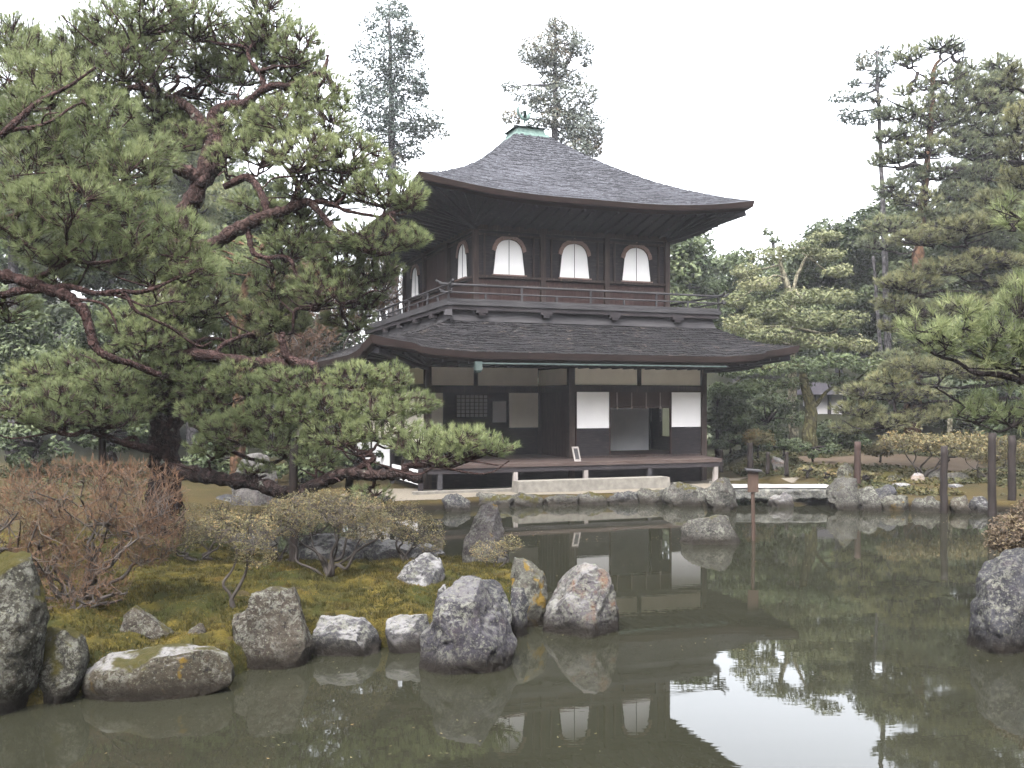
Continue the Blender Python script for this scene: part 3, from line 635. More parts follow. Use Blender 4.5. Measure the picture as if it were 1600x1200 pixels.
# lower storey: posts, beams, panels
def wallpiece(name, m, u0, u1, v0, v1, b, proud=0.0, dep=0.05):
    uc = (u0 + u1) / 2; z1, z0 = fz(uc, v0, b), fz(uc, v1, b)
    return part(MB().box(fa(u0, b), fa(u1, b), b - proud, b + dep, z0, z1), name, m)
for a, b in ((0, 0), (3.6, 0), (7.3, 0), (0, 2.07), (0, 4.2), (0, 7.6), (7.3, 7.6), (7.3, 3.8)):
    part(MB().box(a - .075, a + .075, b - .075, b + .075, 0.22, 3.10), 'post', M['timber_v'])
lb = MB()
lb.box(3.675, 7.225, -.04, .04, 2.46, 2.63); lb.box(3.675, 7.225, -.05, .05, 3.04, 3.14)                  # right room, front
lb.box(.075, 3.525, -.05, .05, 3.02, 3.14)
lb.box(.075, 3.525, 1.97, 2.05, 2.46, 2.63); lb.box(3.56, 3.64, .075, 2.05, 2.46, 2.63)
for b0, b1 in ((.075, 1.995), (2.145, 4.125), (4.275, 7.525)):
    lb.box(-.04, .04, b0, b1, 2.46, 2.63); lb.box(-.05, .05, b0, b1, 3.04, 3.14)
    lb.box(7.26, 7.34, b0, b1, 2.46, 2.63)
a = fa(998); lb.box(a - .05, a + .05, -.045, .03, 2.63, 3.04)
a = fa(743, 2.0); lb.box(a - .05, a + .05, 1.96, 2.05, 2.63, 3.3)
lb.box(3.675, 7.225, -.05, .05, .80, .90)
part(lb, 'beams', M['timber_v'])
def panel(m, x0, x1, y0, y1, z0, z1, name='wall_panel'): return part(MB().box(x0, x1, y0, y1, z0, z1), name, m)
a5 = fa(998)
panel(M['plaster'], 3.675, a5 - .05, -.01, .02, 2.63, 3.04); panel(M['plaster'], a5 + .05, 7.225, -.01, .02, 2.63, 3.04)
a7 = fa(743, 2.0)
panel(M['plaster'], .075, a7 - .05, 1.99, 2.03, 2.63, 3.3); panel(M['plaster'], a7 + .05, 3.56, 1.99, 2.03, 2.63, 3.3)
panel(M['plaster'], 3.58, 3.62, .075, 1.99, 2.63, 3.04)
for b0, b1 in ((.075, 1.995), (2.145, 4.125), (4.275, 7.525)):
    panel(M['plaster'], -.02, .02, b0, b1, 2.63, 3.04); panel(M['plaster'], -.02, .02, b0, b1, 1.25, 2.46)
    panel(M['timber'], -.03, .03, b0, b1, .86, 1.25, 'dado_boards')
# right room front
wallpiece('shoji_panel', M['paper'], 901, 951, 612.5, 669, 0, .02); wallpiece('shoji_panel', M['paper'], 1049, 1096, 613, 667, 0, .02)
for u0, u1 in ((899.5, 952.5), (1047.5, 1097)):
    a0, a1 = fa(u0) + .0, fa(u1); zt = fz((u0 + u1) / 2, 669)
    d = MB(); d.box(a0, a1, -.012, .05, .90, zt); fr = d
    for z in (1.02, 1.19, 1.36): fr.box(a0 + .01, a1 - .01, -.02, -.0121, z, z + .16)
    fr.box(a0, a1, -.03, .05, zt + .0, zt + .02) if False else None
    part(fr, 'dado_boards', M['timber'])
    jm = MB(); zt2 = fz((u0 + u1) / 2, 612)
    jm.box(a0 - .012, a0 + .02, -.028, .04, .90, 2.46); jm.box(a1 - .02, a1 + .012, -.028, .04, .90, 2.46); jm.box(a0 + .02, a1 - .02, -.026, .04, zt2, 2.46)
    part(jm, 'panel_frame', M['timber_red'])
o0, o1 = fa(953.5), fa(1046.5)
bl = MB(); bl.box(o0, o1, .0, .03, fz(1000, 635), 2.46); blo = part(bl, 'blind', M['blind'])
bl = MB(); bl.tube([(o0, .0, fz(1000, 636)), (o1, .0, fz(1000, 636))], .03, 8); bl.build('roll', M['blind'], blo, local=True)
for u in (963.5, 986.5, 1009, 1031):
    a = fa(u); c = MB(); c.bar((a, -.02, 2.45), (a, -.02, fz(u, 636)), .018, .012); z = fz(u, 636)
    c.tube([(a, -.03, z + .02), (a, -.03, z - .01), (a, -.03, z - .05)], [.012, .026, .03], 6); c.build('cord', M['cord'], blo, local=True)
# interior of the right room
rm = MB(); rm.box(3.65, 7.24, .06, 3.7, .84, .895); rm.box(3.65, 7.24, .06, 3.7, 2.64, 2.70); part(rm, 'room_floor', M['timber_red'])
rw = MB(); rw.box(3.62, 3.66, .08, 3.7, .9, 2.64); rw.box(3.66, 7.2, 3.70, 3.75, .9, 2.64)
rw.box(7.26, 7.30, .075, 1.55, .9, 2.46); rw.box(7.26, 7.30, 2.2, 3.7, .9, 2.46); rw.box(7.26, 7.30, 1.55, 2.2, .9, 1.28); rw.box(7.26, 7.30, 1.55, 2.2, 2.1, 2.46)
part(rw, 'inner_wall', M['timber'])
ip0, ip1 = fa(940, 2.1), fa(1013, 2.1)
panel(M['white'], ip0, ip1, 2.08, 2.12, .9, 2.64, 'sliding_screen')
lt = MB(); x0, x1 = fa(1017, 2.6), fa(1033, 2.6)
for i in range(4): lt.box(x0 + (x1 - x0) * i / 3 - .006, x0 + (x1 - x0) * i / 3 + .006, 2.58, 2.60, 1.68, 2.06)
for i in range(4): lt.box(x0, x1, 2.585, 2.605, 1.68 + .38 * i / 3 - .006, 1.68 + .38 * i / 3 + .006)
part(lt, 'inner_lattice', M['leg']); panel(M['timber'], x0 - .05, x1 + .05, 2.61, 2.66, .9, 2.64, 'inner_wall')
# recessed wall on the left
rc = MB(); rc.box(.075, 3.56, 2.03, 2.10, .84, 2.46); part(rc, 'recessed_wall', M['timber'])
wallpiece('wall_panel', M['plaster'], 674, 692, 614, 690, 2.0, .0, .03); wallpiece('wall_panel', M['plaster'], 796, 844, 614, 668, 2.0, .0, .03)
wallpiece('shoji_panel', M['shadedpaper'], 770, 791, 627, 660, 2.0, .0, .03)
la0, la1 = fa(713, 2.0), fa(762, 2.0); lz1, lz0 = fz(738, 617, 2), fz(738, 652, 2)
lp = panel(M['shadedpaper'], la0, la1, 2.01, 2.03, lz0, lz1, 'lattice_window')
lt = MB()
for i in range(8): x = la0 + (la1 - la0) * i / 7; lt.box(x - .010, x + .010, 1.985, 2.005, lz0, lz1)
for i in range(7): z = lz0 + (lz1 - lz0) * i / 6; lt.box(la0, la1, 1.99, 2.0095, z - .010, z + .010)
lt.build('lattice', M['timber'], lp, local=True)
sw = MB(); sw.box(3.585, 3.615, .075, 1.99, .86, 2.46)
for b in np.arange(.1, 1.95, .18): sw.box(3.57, 3.585, b, b + .165, .86, 2.45)
part(sw, 'side_boards', M['timber_red'])
part(MB().box(.0, 3.6, .05, 2.0, .80, .86), 'corridor_floor', M['floor']); part(MB().box(.05, 3.55, .08, 1.99, 3.3, 3.34), 'corridor_ceiling', M['soffit'])
# veranda
vr = MB(); vr.hexa([(-.28, -.95, .735), (7.25, -.95, .735), (7.25, -.05, .765), (-.28, -.05, .765)], [(-.28, -.95, .82), (7.25, -.95, .82), (7.25, -.05, .85), (-.28, -.05, .85)])
vro = part(vr, 'veranda', M['floor'])
ve = MB(); ve.box(-.25, 7.22, -.93, -.86, .62, .734); ve.build('edge_beam', M['timber'], vro, local=True)
for u in (687, 805, 915, 1014, 1118):
    a = fa(u, -.9)
    l = MB(); l.box(a - .05, a + .05, -.955 if u == 687 else -.94, -.84, .26, .62 if u > 0 else .6); l.build('leg', M['leg'] if u not in (687, 1014) else M['timber_grey'], vro, local=True)
    part(MB().hexa([(a - .14, -1.04, .1), (a + .14, -1.04, .1), (a + .14, -.76, .1), (a - .14, -.76, .1)], [(a - .11, -1.0, .26), (a + .11, -1.0, .26), (a + .11, -.79, .26), (a - .11, -.79, .26)]), 'base_stone', M['cut_stone'])
uf = MB(); uf.box(0.06, 7.24, -.02, .0, .1, .84); uf.box(-.02, 0, .08, 7.5, .1, .84); uf.box(7.3, 7.32, .08, 7.5, .1, .84); part(uf, 'underfloor_boards', M['timber'])
part(MB().box(fa(645, -1.0), fa(802, -1.0), -1.12, -.9, .1, .265), 'kerb_stones', M['cut_stone'])
# white plaster strip and low screen along the left side
wp = MB(); wp.box(-.34, -.30, -.5, 2.0, .36, .68); wp.box(-.34, -.30, 2.1, 6.4, .62, 1.18); part(wp, 'side_panel', M['white'])
for b in (-.55, 2.05, 4.2, 6.4): part(MB().box(-.37, -.27, b - .045, b + .045, .2, 1.2 if b > 1 else .72), 'panel_post', M['timber'])
# gutter and rain box
g0, g1 = fa(747, -1.62), fa(1135, -1.62)
gt = MB(); zc = 3.045
gt.tube([(g0, -1.62, zc), (g1, -1.62, zc + .01)], .022, 8); gto = part(gt, 'gutter', M['gutter'])
MB().box(g0 - .08, g0 + .07, -1.70, -1.55, zc - .15, zc + .04).hexa([(g0 - .05, -1.67, zc - .2), (g0 + .04, -1.67, zc - .2), (g0 + .04, -1.58, zc - .2), (g0 - .05, -1.58, zc - .2)], [(g0 - .078, -1.698, zc - .151), (g0 + .068, -1.698, zc - .151), (g0 + .068, -1.552, zc - .151), (g0 - .078, -1.552, zc - .151)]).build('rain_box', M['gutter'], gto, local=True)

# long stone step, and the notice leaning on the veranda
sa0, sa1 = fa(808, -1.55), fa(1046, -1.55)
st = thing('stone_step', 'long pale cut stone step in front of the veranda', 'step', l2w((sa0 + sa1) / 2, -1.4, .12), math.radians(21))
V = MB(); xl = (sa1 - sa0) / 2; V.hexa([(-xl, -.22, 0), (xl, -.22, 0), (xl, .22, 0), (-xl, .22, 0)], [(-xl + .02, -.2, .34), (xl - .02, -.2, .34), (xl - .02, .2, .34), (-xl + .02, .2, .34)])
V.build('block', M['cut_stone'], st, local=True)
na = fa(903, -.8)
nb = thing('notice_board', 'small framed notice panel leaning on the veranda boards', 'sign', l2w(na, -.8, .826), math.radians(21))
lean = lambda x, z, d: (x - .10 * z, z * .25 + d, z)
V = MB(); V.hexa([lean(-.085, 0, 0), lean(.085, 0, 0), lean(.085, 0, .02), lean(-.085, 0, .02)], [lean(-.085, .34, 0), lean(.085, .34, 0), lean(.085, .34, .02), lean(-.085, .34, .02)]); V.build('frame', M['leg'], nb, local=True)
V = MB(); V.hexa([lean(-.05, .05, -.004), lean(.05, .05, -.004), lean(.05, .05, .0), lean(-.05, .05, .0)], [lean(-.05, .30, -.004), lean(.05, .30, -.004), lean(.05, .30, .0), lean(-.05, .30, .0)]); V.build('panel', M['timber_grey'], nb, local=True)
#PART2
# ------------------------------------------------------------------ rocks
_ico = {}
def ico(n):
    if n not in _ico:
        bm = bmesh.new(); bmesh.ops.create_icosphere(bm, subdivisions=n, radius=1.0); bm.verts.ensure_lookup_table()
        _ico[n] = (np.array([v.co[:] for v in bm.verts]), np.array([[v.index for v in f.verts] for f in bm.faces])); bm.free()
    return _ico[n]
def solo(name, V, faces, m, label, cat, group=None, smooth=False, tint=None):
    V = np.asarray(V, float); base = np.array([(V[:, 0].min() + V[:, 0].max()) / 2, (V[:, 1].min() + V[:, 1].max()) / 2, V[:, 2].min()])
    o = mesh_obj(name, V - base, faces, m, None, smooth, tint); o.location = [float(x) for x in base]
    return tag(o, label, cat, group)
def rock(label, outline, Y, m, depth=0.85, sub=5, seed=0, group=None, cuts=9, rough=1.0, sink=0.25, name='rock'):
    r = np.random.default_rng(100 + seed); pts = np.array([P(u, v, Y)[[0, 2]] for u, v in outline])
    if sink:
        lo = pts[:, 1].min(); pts[:, 1] = np.where(pts[:, 1] < lo + 0.07, pts[:, 1] - sink, pts[:, 1])
    c = (pts.max(0) + pts.min(0)) / 2; w = pts[:, 0].max() - pts[:, 0].min(); h = pts[:, 1].max() - pts[:, 1].min()
    q = np.concatenate([pts, pts[:1]]); d = np.concatenate([q[i] + (q[i + 1] - q[i]) * np.linspace(0, 1, 20, endpoint=False)[:, None] for i in range(len(pts))]) - c
    ph = np.arctan2(d[:, 1], d[:, 0]); R = np.hypot(d[:, 0], d[:, 1]); o = np.argsort(ph)
    V, Fc = ico(sub); phi = np.arctan2(V[:, 2], V[:, 0]); rho = np.hypot(V[:, 0], V[:, 2])
    RR = np.interp(phi, ph[o], R[o], period=2 * math.pi); k = rho ** 0.5
    hd = depth * w / 2; W = np.stack([RR * k * np.cos(phi), np.sign(V[:, 1]) * np.abs(V[:, 1]) ** 0.85 * hd, RR * k * np.sin(phi)], 1)
    for i in range(cuts + 4):                                  # flat facets
        n = unit(np.array([r.normal() * .75, -abs(r.normal()) - 0.35, abs(r.normal()) * .8 - .05])); s = W @ n; lim = s.max() * r.uniform(0.55, 0.85)
        W = W - n * (np.clip(s - lim, 0, None) * 0.94)[:, None]
    sz = math.sqrt(w * h); nn = unit(W); q3 = W / sz + seed * 3.7
    rid = 1 - np.abs(fbm(q3 * 3.0, 4, 7)) * 4
    W = W + nn * sz * rough * (0.13 * fbm(q3 * 1.9, 3) + 0.05 * (rid - .5) + 0.075 * fbm(q3 * 6, 4, 3) + 0.035 * fbm(q3 * 18, 3, 5))[:, None]
    for ax in (0, 2):                                      # keep the stone as wide and tall as measured
        lo, hi = W[:, ax].min(), W[:, ax].max(); P0 = pts[:, 0 if ax == 0 else 1] - c[0 if ax == 0 else 1]
        W[:, ax] = P0.min() + (W[:, ax] - lo) / (hi - lo) * (P0.max() - P0.min())
    W = W + np.array([c[0], Y + hd * 0.5, c[1]])
    return solo(name, W, [Fc], m, label, 'rock', group, True)
def blob(u0, u1, v0, v1, seed, n=9, pw=3.2):
    r = np.random.default_rng(seed); out = []; e = (u1 - u0) * .06; u0 -= e; u1 += e
    for i in range(n):
        a = 2 * math.pi * i / n + r.uniform(-.15, .15); c, s = math.cos(a), math.sin(a); k = r.uniform(.76, 1.06) / (abs(c) ** pw + abs(s) ** pw) ** (1 / pw)
        out.append(((u0 + u1) / 2 + c * k * (u1 - u0) / 2, (v0 + v1) / 2 - s * k * (v1 - v0) / 2))
    return out
RK = {
 'dark': rock_mat('dark_lichen_rock', (0.075, 0.074, 0.088), 0.5), 'darkmoss': rock_mat('mossy_rock', (0.075, 0.07, 0.055), 0.7, 0.65),
 'pale': rock_mat('pale_crusted_rock', (0.10, 0.098, 0.11), 0.4, 0.12, 0.0, 0.8), 'brown': rock_mat('brown_lichen_rock', (0.085, 0.070, 0.056), 0.6, 0.4),
 'yellow': rock_mat('yellow_lichen_rock', (0.12, 0.115, 0.10), 0.9, 0.15, 0.6), 'rust': rock_mat('rust_streaked_rock', (0.14, 0.13, 0.14), 1.0, 0.0, 0.0, 0.6, 0.25),
 'purple': rock_mat('purple_grey_rock', (0.085, 0.080, 0.098), 0.4, 0.0, 0.0, 0.3), 'shore': rock_mat('far_shore_rock', (0.095, 0.09, 0.085), 0.7, 0.3),
 'stele': rock_mat('mottled_standing_rock', (0.14, 0.125, 0.13), 0.9, 0.0, 0.05, 0.3), 'slab': rock_mat('bridge_slab_rock', (0.15, 0.15, 0.15), 0.9, 0.0),
 'flat': rock_mat('flat_crusted_rock', (0.095, 0.080, 0.058), 0.7, 0.35, 0.12, 0.75), 'white': rock_mat('white_orange_rock', (0.5, 0.42, 0.36), 0.1, 0, 0, 0.9, 0.4),
}
FG = 'rocks edging the moss bank'
rock('tall lichen-spotted grey rock cut off by the left edge of the picture', [(-75, 1112), (-78, 900), (-40, 870), (0, 872), (28, 882), (45, 920), (54, 970), (54, 1020), (46, 1075), (14, 1112)], 6.9, RK['darkmoss'], .8, 6, 1, FG, -1, .8)
rock('rounded mossy rock wedged beside the tall left-edge rock', [(46, 1085), (46, 1003), (60, 986), (95, 985), (118, 1000), (127, 1040), (117, 1078), (82, 1094)], 7.15, RK['darkmoss'], .9, 5, 2, FG, -1, .8)
rock('long low flat-topped rock with rusty moss lying in the water', [(122, 1072), (130, 1046), (165, 1029), (245, 1016), (312, 1018), (345, 1029), (356, 1050), (352, 1074), (250, 1086), (142, 1094)], 7.3, RK['flat'], .5, 6, 3, FG, -2, .7)
rock('squat dark rock with a notched shoulder and flat top', [(350, 1034), (352, 968), (379, 960), (383, 929), (410, 924), (450, 925), (458, 948), (470, 985), (483, 1018), (470, 1028), (400, 1040)], 8.15, RK['brown'], .8, 6, 4, FG, -3, .7)
rock('wide pale-topped rock sloping to the right at the waterline', [(483, 1010), (485, 984), (494, 967), (560, 968), (578, 985), (592, 1010), (588, 1024), (540, 1031), (492, 1022)], 8.5, RK['pale'], .7, 6, 5, FG, -1, .7)
rock('small flat pale rock behind the large pointed rock', [(600, 990), (600, 972), (622, 965), (665, 964), (671, 985), (664, 998), (616, 1006)], 8.6, RK['pale'], .8, 5, 6, FG, -1, .7)
rock('large pointed purple-grey rock standing in the water', [(640, 1048), (648, 1012), (664, 990), (680, 963), (700, 930), (714, 914), (735, 916), (760, 945), (785, 970), (800, 992), (809, 1022), (797, 1048), (740, 1058), (670, 1053)], 7.9, RK['purple'], .8, 6, 7, FG, 8)
rock('blocky dark rock with flat top behind the large pointed rock', [(690, 985), (692, 935), (714, 911), (736, 906), (790, 911), (797, 930), (801, 965), (792, 992)], 8.9, RK['dark'], .8, 5, 8, FG, 6)
rock('low dark layered rock between block and yellow rock', [(795, 985), (796, 930), (805, 921), (820, 924), (827, 950), (824, 984)], 9.15, RK['dark'], .9, 5, 9, FG, 5)
rock('rock with bright yellow lichen down its right side', [(806, 975), (797, 905), (800, 886), (815, 875), (836, 878), (846, 899), (857, 915), (856, 950), (848, 980)], 9.6, RK['yellow'], .8, 6, 10, FG, 6)
rock('big rounded rock with white crust and rust stains, at the tip of the moss bank', [(848, 985), (855, 950), (862, 905), (880, 891), (905, 887), (936, 891), (961, 905), (969, 940), (973, 985), (955, 996), (900, 992), (862, 994)], 9.2, RK['rust'], .85, 6, 11, FG, 6)
rock('pale layered boulder sitting on the moss', [(613, 905), (616, 896), (642, 880), (661, 869), (686, 880), (694, 900), (690, 922), (652, 932), (628, 938)], 10.1, RK['pale'], .8, 6, 12, FG, 8)
rock('tiny pale pointed stone in moss beside the pointed rock', blob(681, 699, 914, 938, 3, 7), 9.4, RK['pale'], .9, 4, 13, FG, 5)
rock('tall mottled standing stone with tapering top at the bank tip', [(716, 900), (722, 888), (731, 850), (741, 820), (750, 796), (762, 787), (778, 799), (785, 830), (791, 860), (799, 892), (796, 905)], 11.9, RK['stele'], .55, 6, 14, FG, 4)
rock('low slanting grey rock half buried in the moss', [(163, 1010), (178, 972), (204, 951), (226, 965), (262, 994), (240, 1012)], 8.0, RK['brown'], .7, 5, 15, FG, 6)
rock('small knobbly stone half buried in moss', blob(288, 318, 976, 1006, 8, 8), 8.1, RK['brown'], .8, 4, 16, FG, 5)
BG = 'flat rocks on the back edge of the moss bank'
rock('broad pale rock on the back edge of the moss bank, under the leafy shrub', blob(455, 565, 838, 886, 21), 12.6, RK['pale'], .5, 5, 21, BG, 6)
rock('middle pale rock on the back edge of the moss bank, behind the leafy shrub', blob(555, 645, 846, 884, 22), 12.7, RK['pale'], .5, 5, 22, BG, 6)
rock('grey rock on the back edge of the moss bank, below the thin pale-stemmed shrub', blob(638, 695, 851, 880, 23), 12.6, RK['pale'], .6, 5, 23, BG, 6)
rock('low pale lichen rock alone in the open water beside the signboard post', [(1062, 850), (1064, 826), (1078, 812), (1105, 807), (1148, 806), (1158, 826), (1168, 846), (1160, 854), (1110, 852)], 15.1, RK['shore'], .6, 6, 30, None, 5)
rock('dark spotted rock at the right edge of the picture', [(1533, 1020), (1535, 998), (1545, 960), (1550, 920), (1556, 885), (1576, 869), (1612, 863), (1655, 900), (1668, 1020), (1600, 1032)], 8.6, RK['dark'], .8, 6, 31, None, 6)
SH = 'rocks along the far shore'
far = [(690, 735, 775, 800, 19.9, 'small dark angular rock at left end of the low shore stones', 'dark'), (735, 800, 772, 794, 20.6, 'low tan shore rock behind the standing stone', 'shore'),
 (790, 850, 773, 792, 20.8, 'long low shore rock beside the standing stone', 'shore'), (845, 905, 774, 791, 20.9, 'low shore rock below the left end of the stone step', 'shore'),
 (900, 952, 772, 790, 21.1, 'low grey shore rock below the middle of the stone step', 'shore'), (948, 1000, 770, 789, 21.3, 'low dark shore rock in front of the stone step', 'dark'),
 (995, 1050, 765, 788, 21.4, 'low rock below the right end of the stone step', 'shore'), (1040, 1112, 757, 792, 21.0, 'broad rock left of the pointed bridge rock', 'shore'),
 (1100, 1154, 749, 799, 20.1, 'pointed lichen rock supporting the left end of the bridge', 'shore'), (1204, 1242, 770, 800, 20.7, 'reddish stone under the middle of the bridge', 'rust'),
 (1296, 1347, 746, 800, 20.2, 'big square lichen rock at the right end of the bridge', 'shore'), (1312, 1338, 722, 760, 21.2, 'dark round-topped stone behind the big square rock', 'darkmoss'),
 (1348, 1380, 763, 801, 20.0, 'egg-shaped pale lichen rock right of the bridge', 'shore'), (1372, 1402, 759, 783, 20.5, 'dark slanting rock behind the egg-shaped rock', 'dark'),
 (1383, 1428, 774, 801, 20.0, 'yellowish lichen rock low on the right shore', 'yellow'), (1434, 1478, 777, 803, 19.7, 'flat dark rock left of the first water pole', 'shore'),
 (1486, 1522, 774, 803, 19.6, 'rounded rock between the two water poles', 'brown'), (1520, 1552, 777, 801, 19.6, 'pale flat rock beside the second water pole', 'pale')]
for i, (u0, u1, v0, v1, Y, lab, k) in enumerate(far): rock(lab, blob(u0, u1, v0 - 2, v1 + 2, 40 + i), Y - .25, RK[k], .8, 5, 40 + i, SH, 5, 1.7)
gar = [(1380, 1420, 736, 762, 23.0, 'dark mossy boulder in the right garden', 'darkmoss'), (1426, 1452, 738, 764, 22.6, 'white and orange stone in the right garden', 'white'),
 (1448, 1480, 732, 766, 22.8, 'grey garden rock beside the white and orange stone', 'shore'), (1478, 1524, 736, 764, 22.6, 'jagged grey garden rock between the poles', 'shore'),
 (1398, 1426, 755, 766, 21.6, 'flat pale stone in front of the white and orange stone', 'pale'), (1480, 1516, 757, 766, 21.4, 'flat white stepping stone behind the right shore', 'pale'),
 (1446, 1464, 765, 775, 20.9, 'small stone on the moss above the shore', 'shore'), (1206, 1228, 712, 734, 25.4, 'reddish stone between the garden stakes', 'rust')]
for i, (u0, u1, v0, v1, Y, lab, k) in enumerate(gar): rock(lab, blob(u0, u1, v0, v1, 80 + i), Y, RK[k], .8, 4, 80 + i, 'rocks in the right garden', 6, 1.0, .1)
rock('large upright pale rock standing on the far bank behind the low pine limb', [(352, 812), (360, 770), (366, 735), (378, 716), (396, 709), (412, 722), (428, 760), (432, 812)], 19.0, RK['stele'], .7, 5, 60, None, 5)
lef = [(326, 362, 772, 806, 19.2, 'dark low rock beside the upright pale rock', 'dark'), (500, 560, 772, 806, 19.4, 'grey shore rock below the low pine limb', 'shore'), (552, 612, 768, 802, 19.5, 'wide grey shore rock below the limb tip', 'shore'),
 (610, 640, 782, 804, 19.7, 'small shore rock left of the low shore stones', 'shore'), (440, 500, 785, 812, 19.2, 'low shore rock behind the pole under the limb', 'dark')]
for i, (u0, u1, v0, v1, Y, lab, k) in enumerate(lef): rock(lab, blob(u0, u1, v0, v1, 70 + i), Y, RK[k], .8, 4, 70 + i, SH, 6)
# stone slab bridge
p0, p1 = P(1146, 765, 20.75), P(1304, 765, 20.75)
bs = thing('stone_bridge', 'rough stone slab bridge topped with white gravel over the channel', 'bridge', ((p0[0] + p1[0]) / 2, 21.1, .1))
nx, ny = 90, 40; V = []; 
S, T = np.meshgrid(np.linspace(-1, 1, nx), np.linspace(0, 2 * math.pi, ny)); hx = (p1[0] - p0[0]) / 2 + .1
cy, cz = np.cos(T), np.sin(T); ky = np.sign(cy) * np.abs(cy) ** .35 * .55; kz = np.sign(cz) * np.abs(cz) ** .45 * .13
Vb = np.stack([(S * hx).ravel(), ky.ravel(), kz.ravel()], 1); nb_ = unit(np.stack([0 * S.ravel(), cy.ravel(), cz.ravel()], 1))
Vb = Vb + nb_ * (0.22 * fbm(Vb * 3, 4) + .10 * fbm(Vb * 11, 3, 4))[:, None] * np.where(cz.ravel() > .5, .3, 1)[:, None] + np.array([(p0[0] + p1[0]) / 2, 21.2, .24])
mesh_obj('slab', Vb, [grid_faces(nx, ny)], RK['slab'], bs, True)
X_, Y_ = np.meshgrid(np.linspace(-hx * .98, hx * .98, 50), np.linspace(-.46, .46, 14)); q = np.stack([X_.ravel(), Y_.ravel(), 0 * X_.ravel()], 1)
mesh_obj('gravel_top', q + np.array([(p0[0] + p1[0]) / 2, 21.2, .385]) + np.array([0, 0, 1]) * (.02 * fbm(q * 5, 2))[:, None], [grid_faces(50, 14)], M['gravel_white'], bs, True)

# ------------------------------------------------------------------ vegetation builders
def in_ball(n, shell=0.0):
    d = unit(rng.normal(size=(n, 3))); r = rng.random(n) ** (1 / 3); r = shell + (1 - shell) * r; return d * r[:, None]
def needles(tips, dirs, m, L, w, spread=0.55, tint=None):
    n = len(tips); d = unit(dirs)[:, None] + spread * rng.normal(size=(n, m, 3)); d = unit(d)
    ll = L * rng.uniform(.65, 1.1, (n, m, 1)); b = tips[:, None] - unit(dirs)[:, None] * L * .45 * rng.random((n, m, 1)); e = b + d * ll
    s = unit(np.cross(d, rng.normal(size=(n, m, 3)))) * w / 2
    V = np.stack([b - s, b + s, e], 2).reshape(-1, 3); k = n * m
    t = np.repeat(np.clip((tint if tint is not None else 0.5 + 0 * tips[:, 0]), 0, 1), m * 3) + np.repeat(rng.normal(0, .09, k), 3)
    return V, np.arange(3 * k).reshape(-1, 3), np.clip(t, 0, 1)
def leaves(c, nrm, size, asp=0.55, tint=None):
    n = len(c); nrm = unit(nrm); t = unit(np.cross(nrm, rng.normal(size=(n, 3)))); b = np.cross(nrm, t)
    size = np.broadcast_to(size, (n,)) * rng.uniform(.7, 1.25, n); f = nrm * (size * .18)[:, None]
    V = np.stack([c + t * size[:, None], c + b * (size * asp)[:, None] - f, c - t * size[:, None], c - b * (size * asp)[:, None] - f], 1).reshape(-1, 3)
    tt = np.repeat(np.clip(tint if tint is not None else .5 + 0 * size, 0, 1), 4); return V, np.arange(4 * n).reshape(-1, 4), tt
def nearest(A, B):
    "index into A of the point nearest each B"
    out = np.empty(len(B), int)
    for i in range(0, len(B), 2000): out[i:i + 2000] = np.argmin(((B[i:i + 2000, None] - A[None]) ** 2).sum(-1), 1)
    return out
def limb_pts(pts, k=6, wig=0.0):
    W = catmull(np.array([P(*p[:3]) for p in pts]), k)
    if wig: W[1:-1] += wig * (np.stack([fbm(W * 3, 2, s) for s in (1, 2, 3)], 1))[1:-1]
    return W
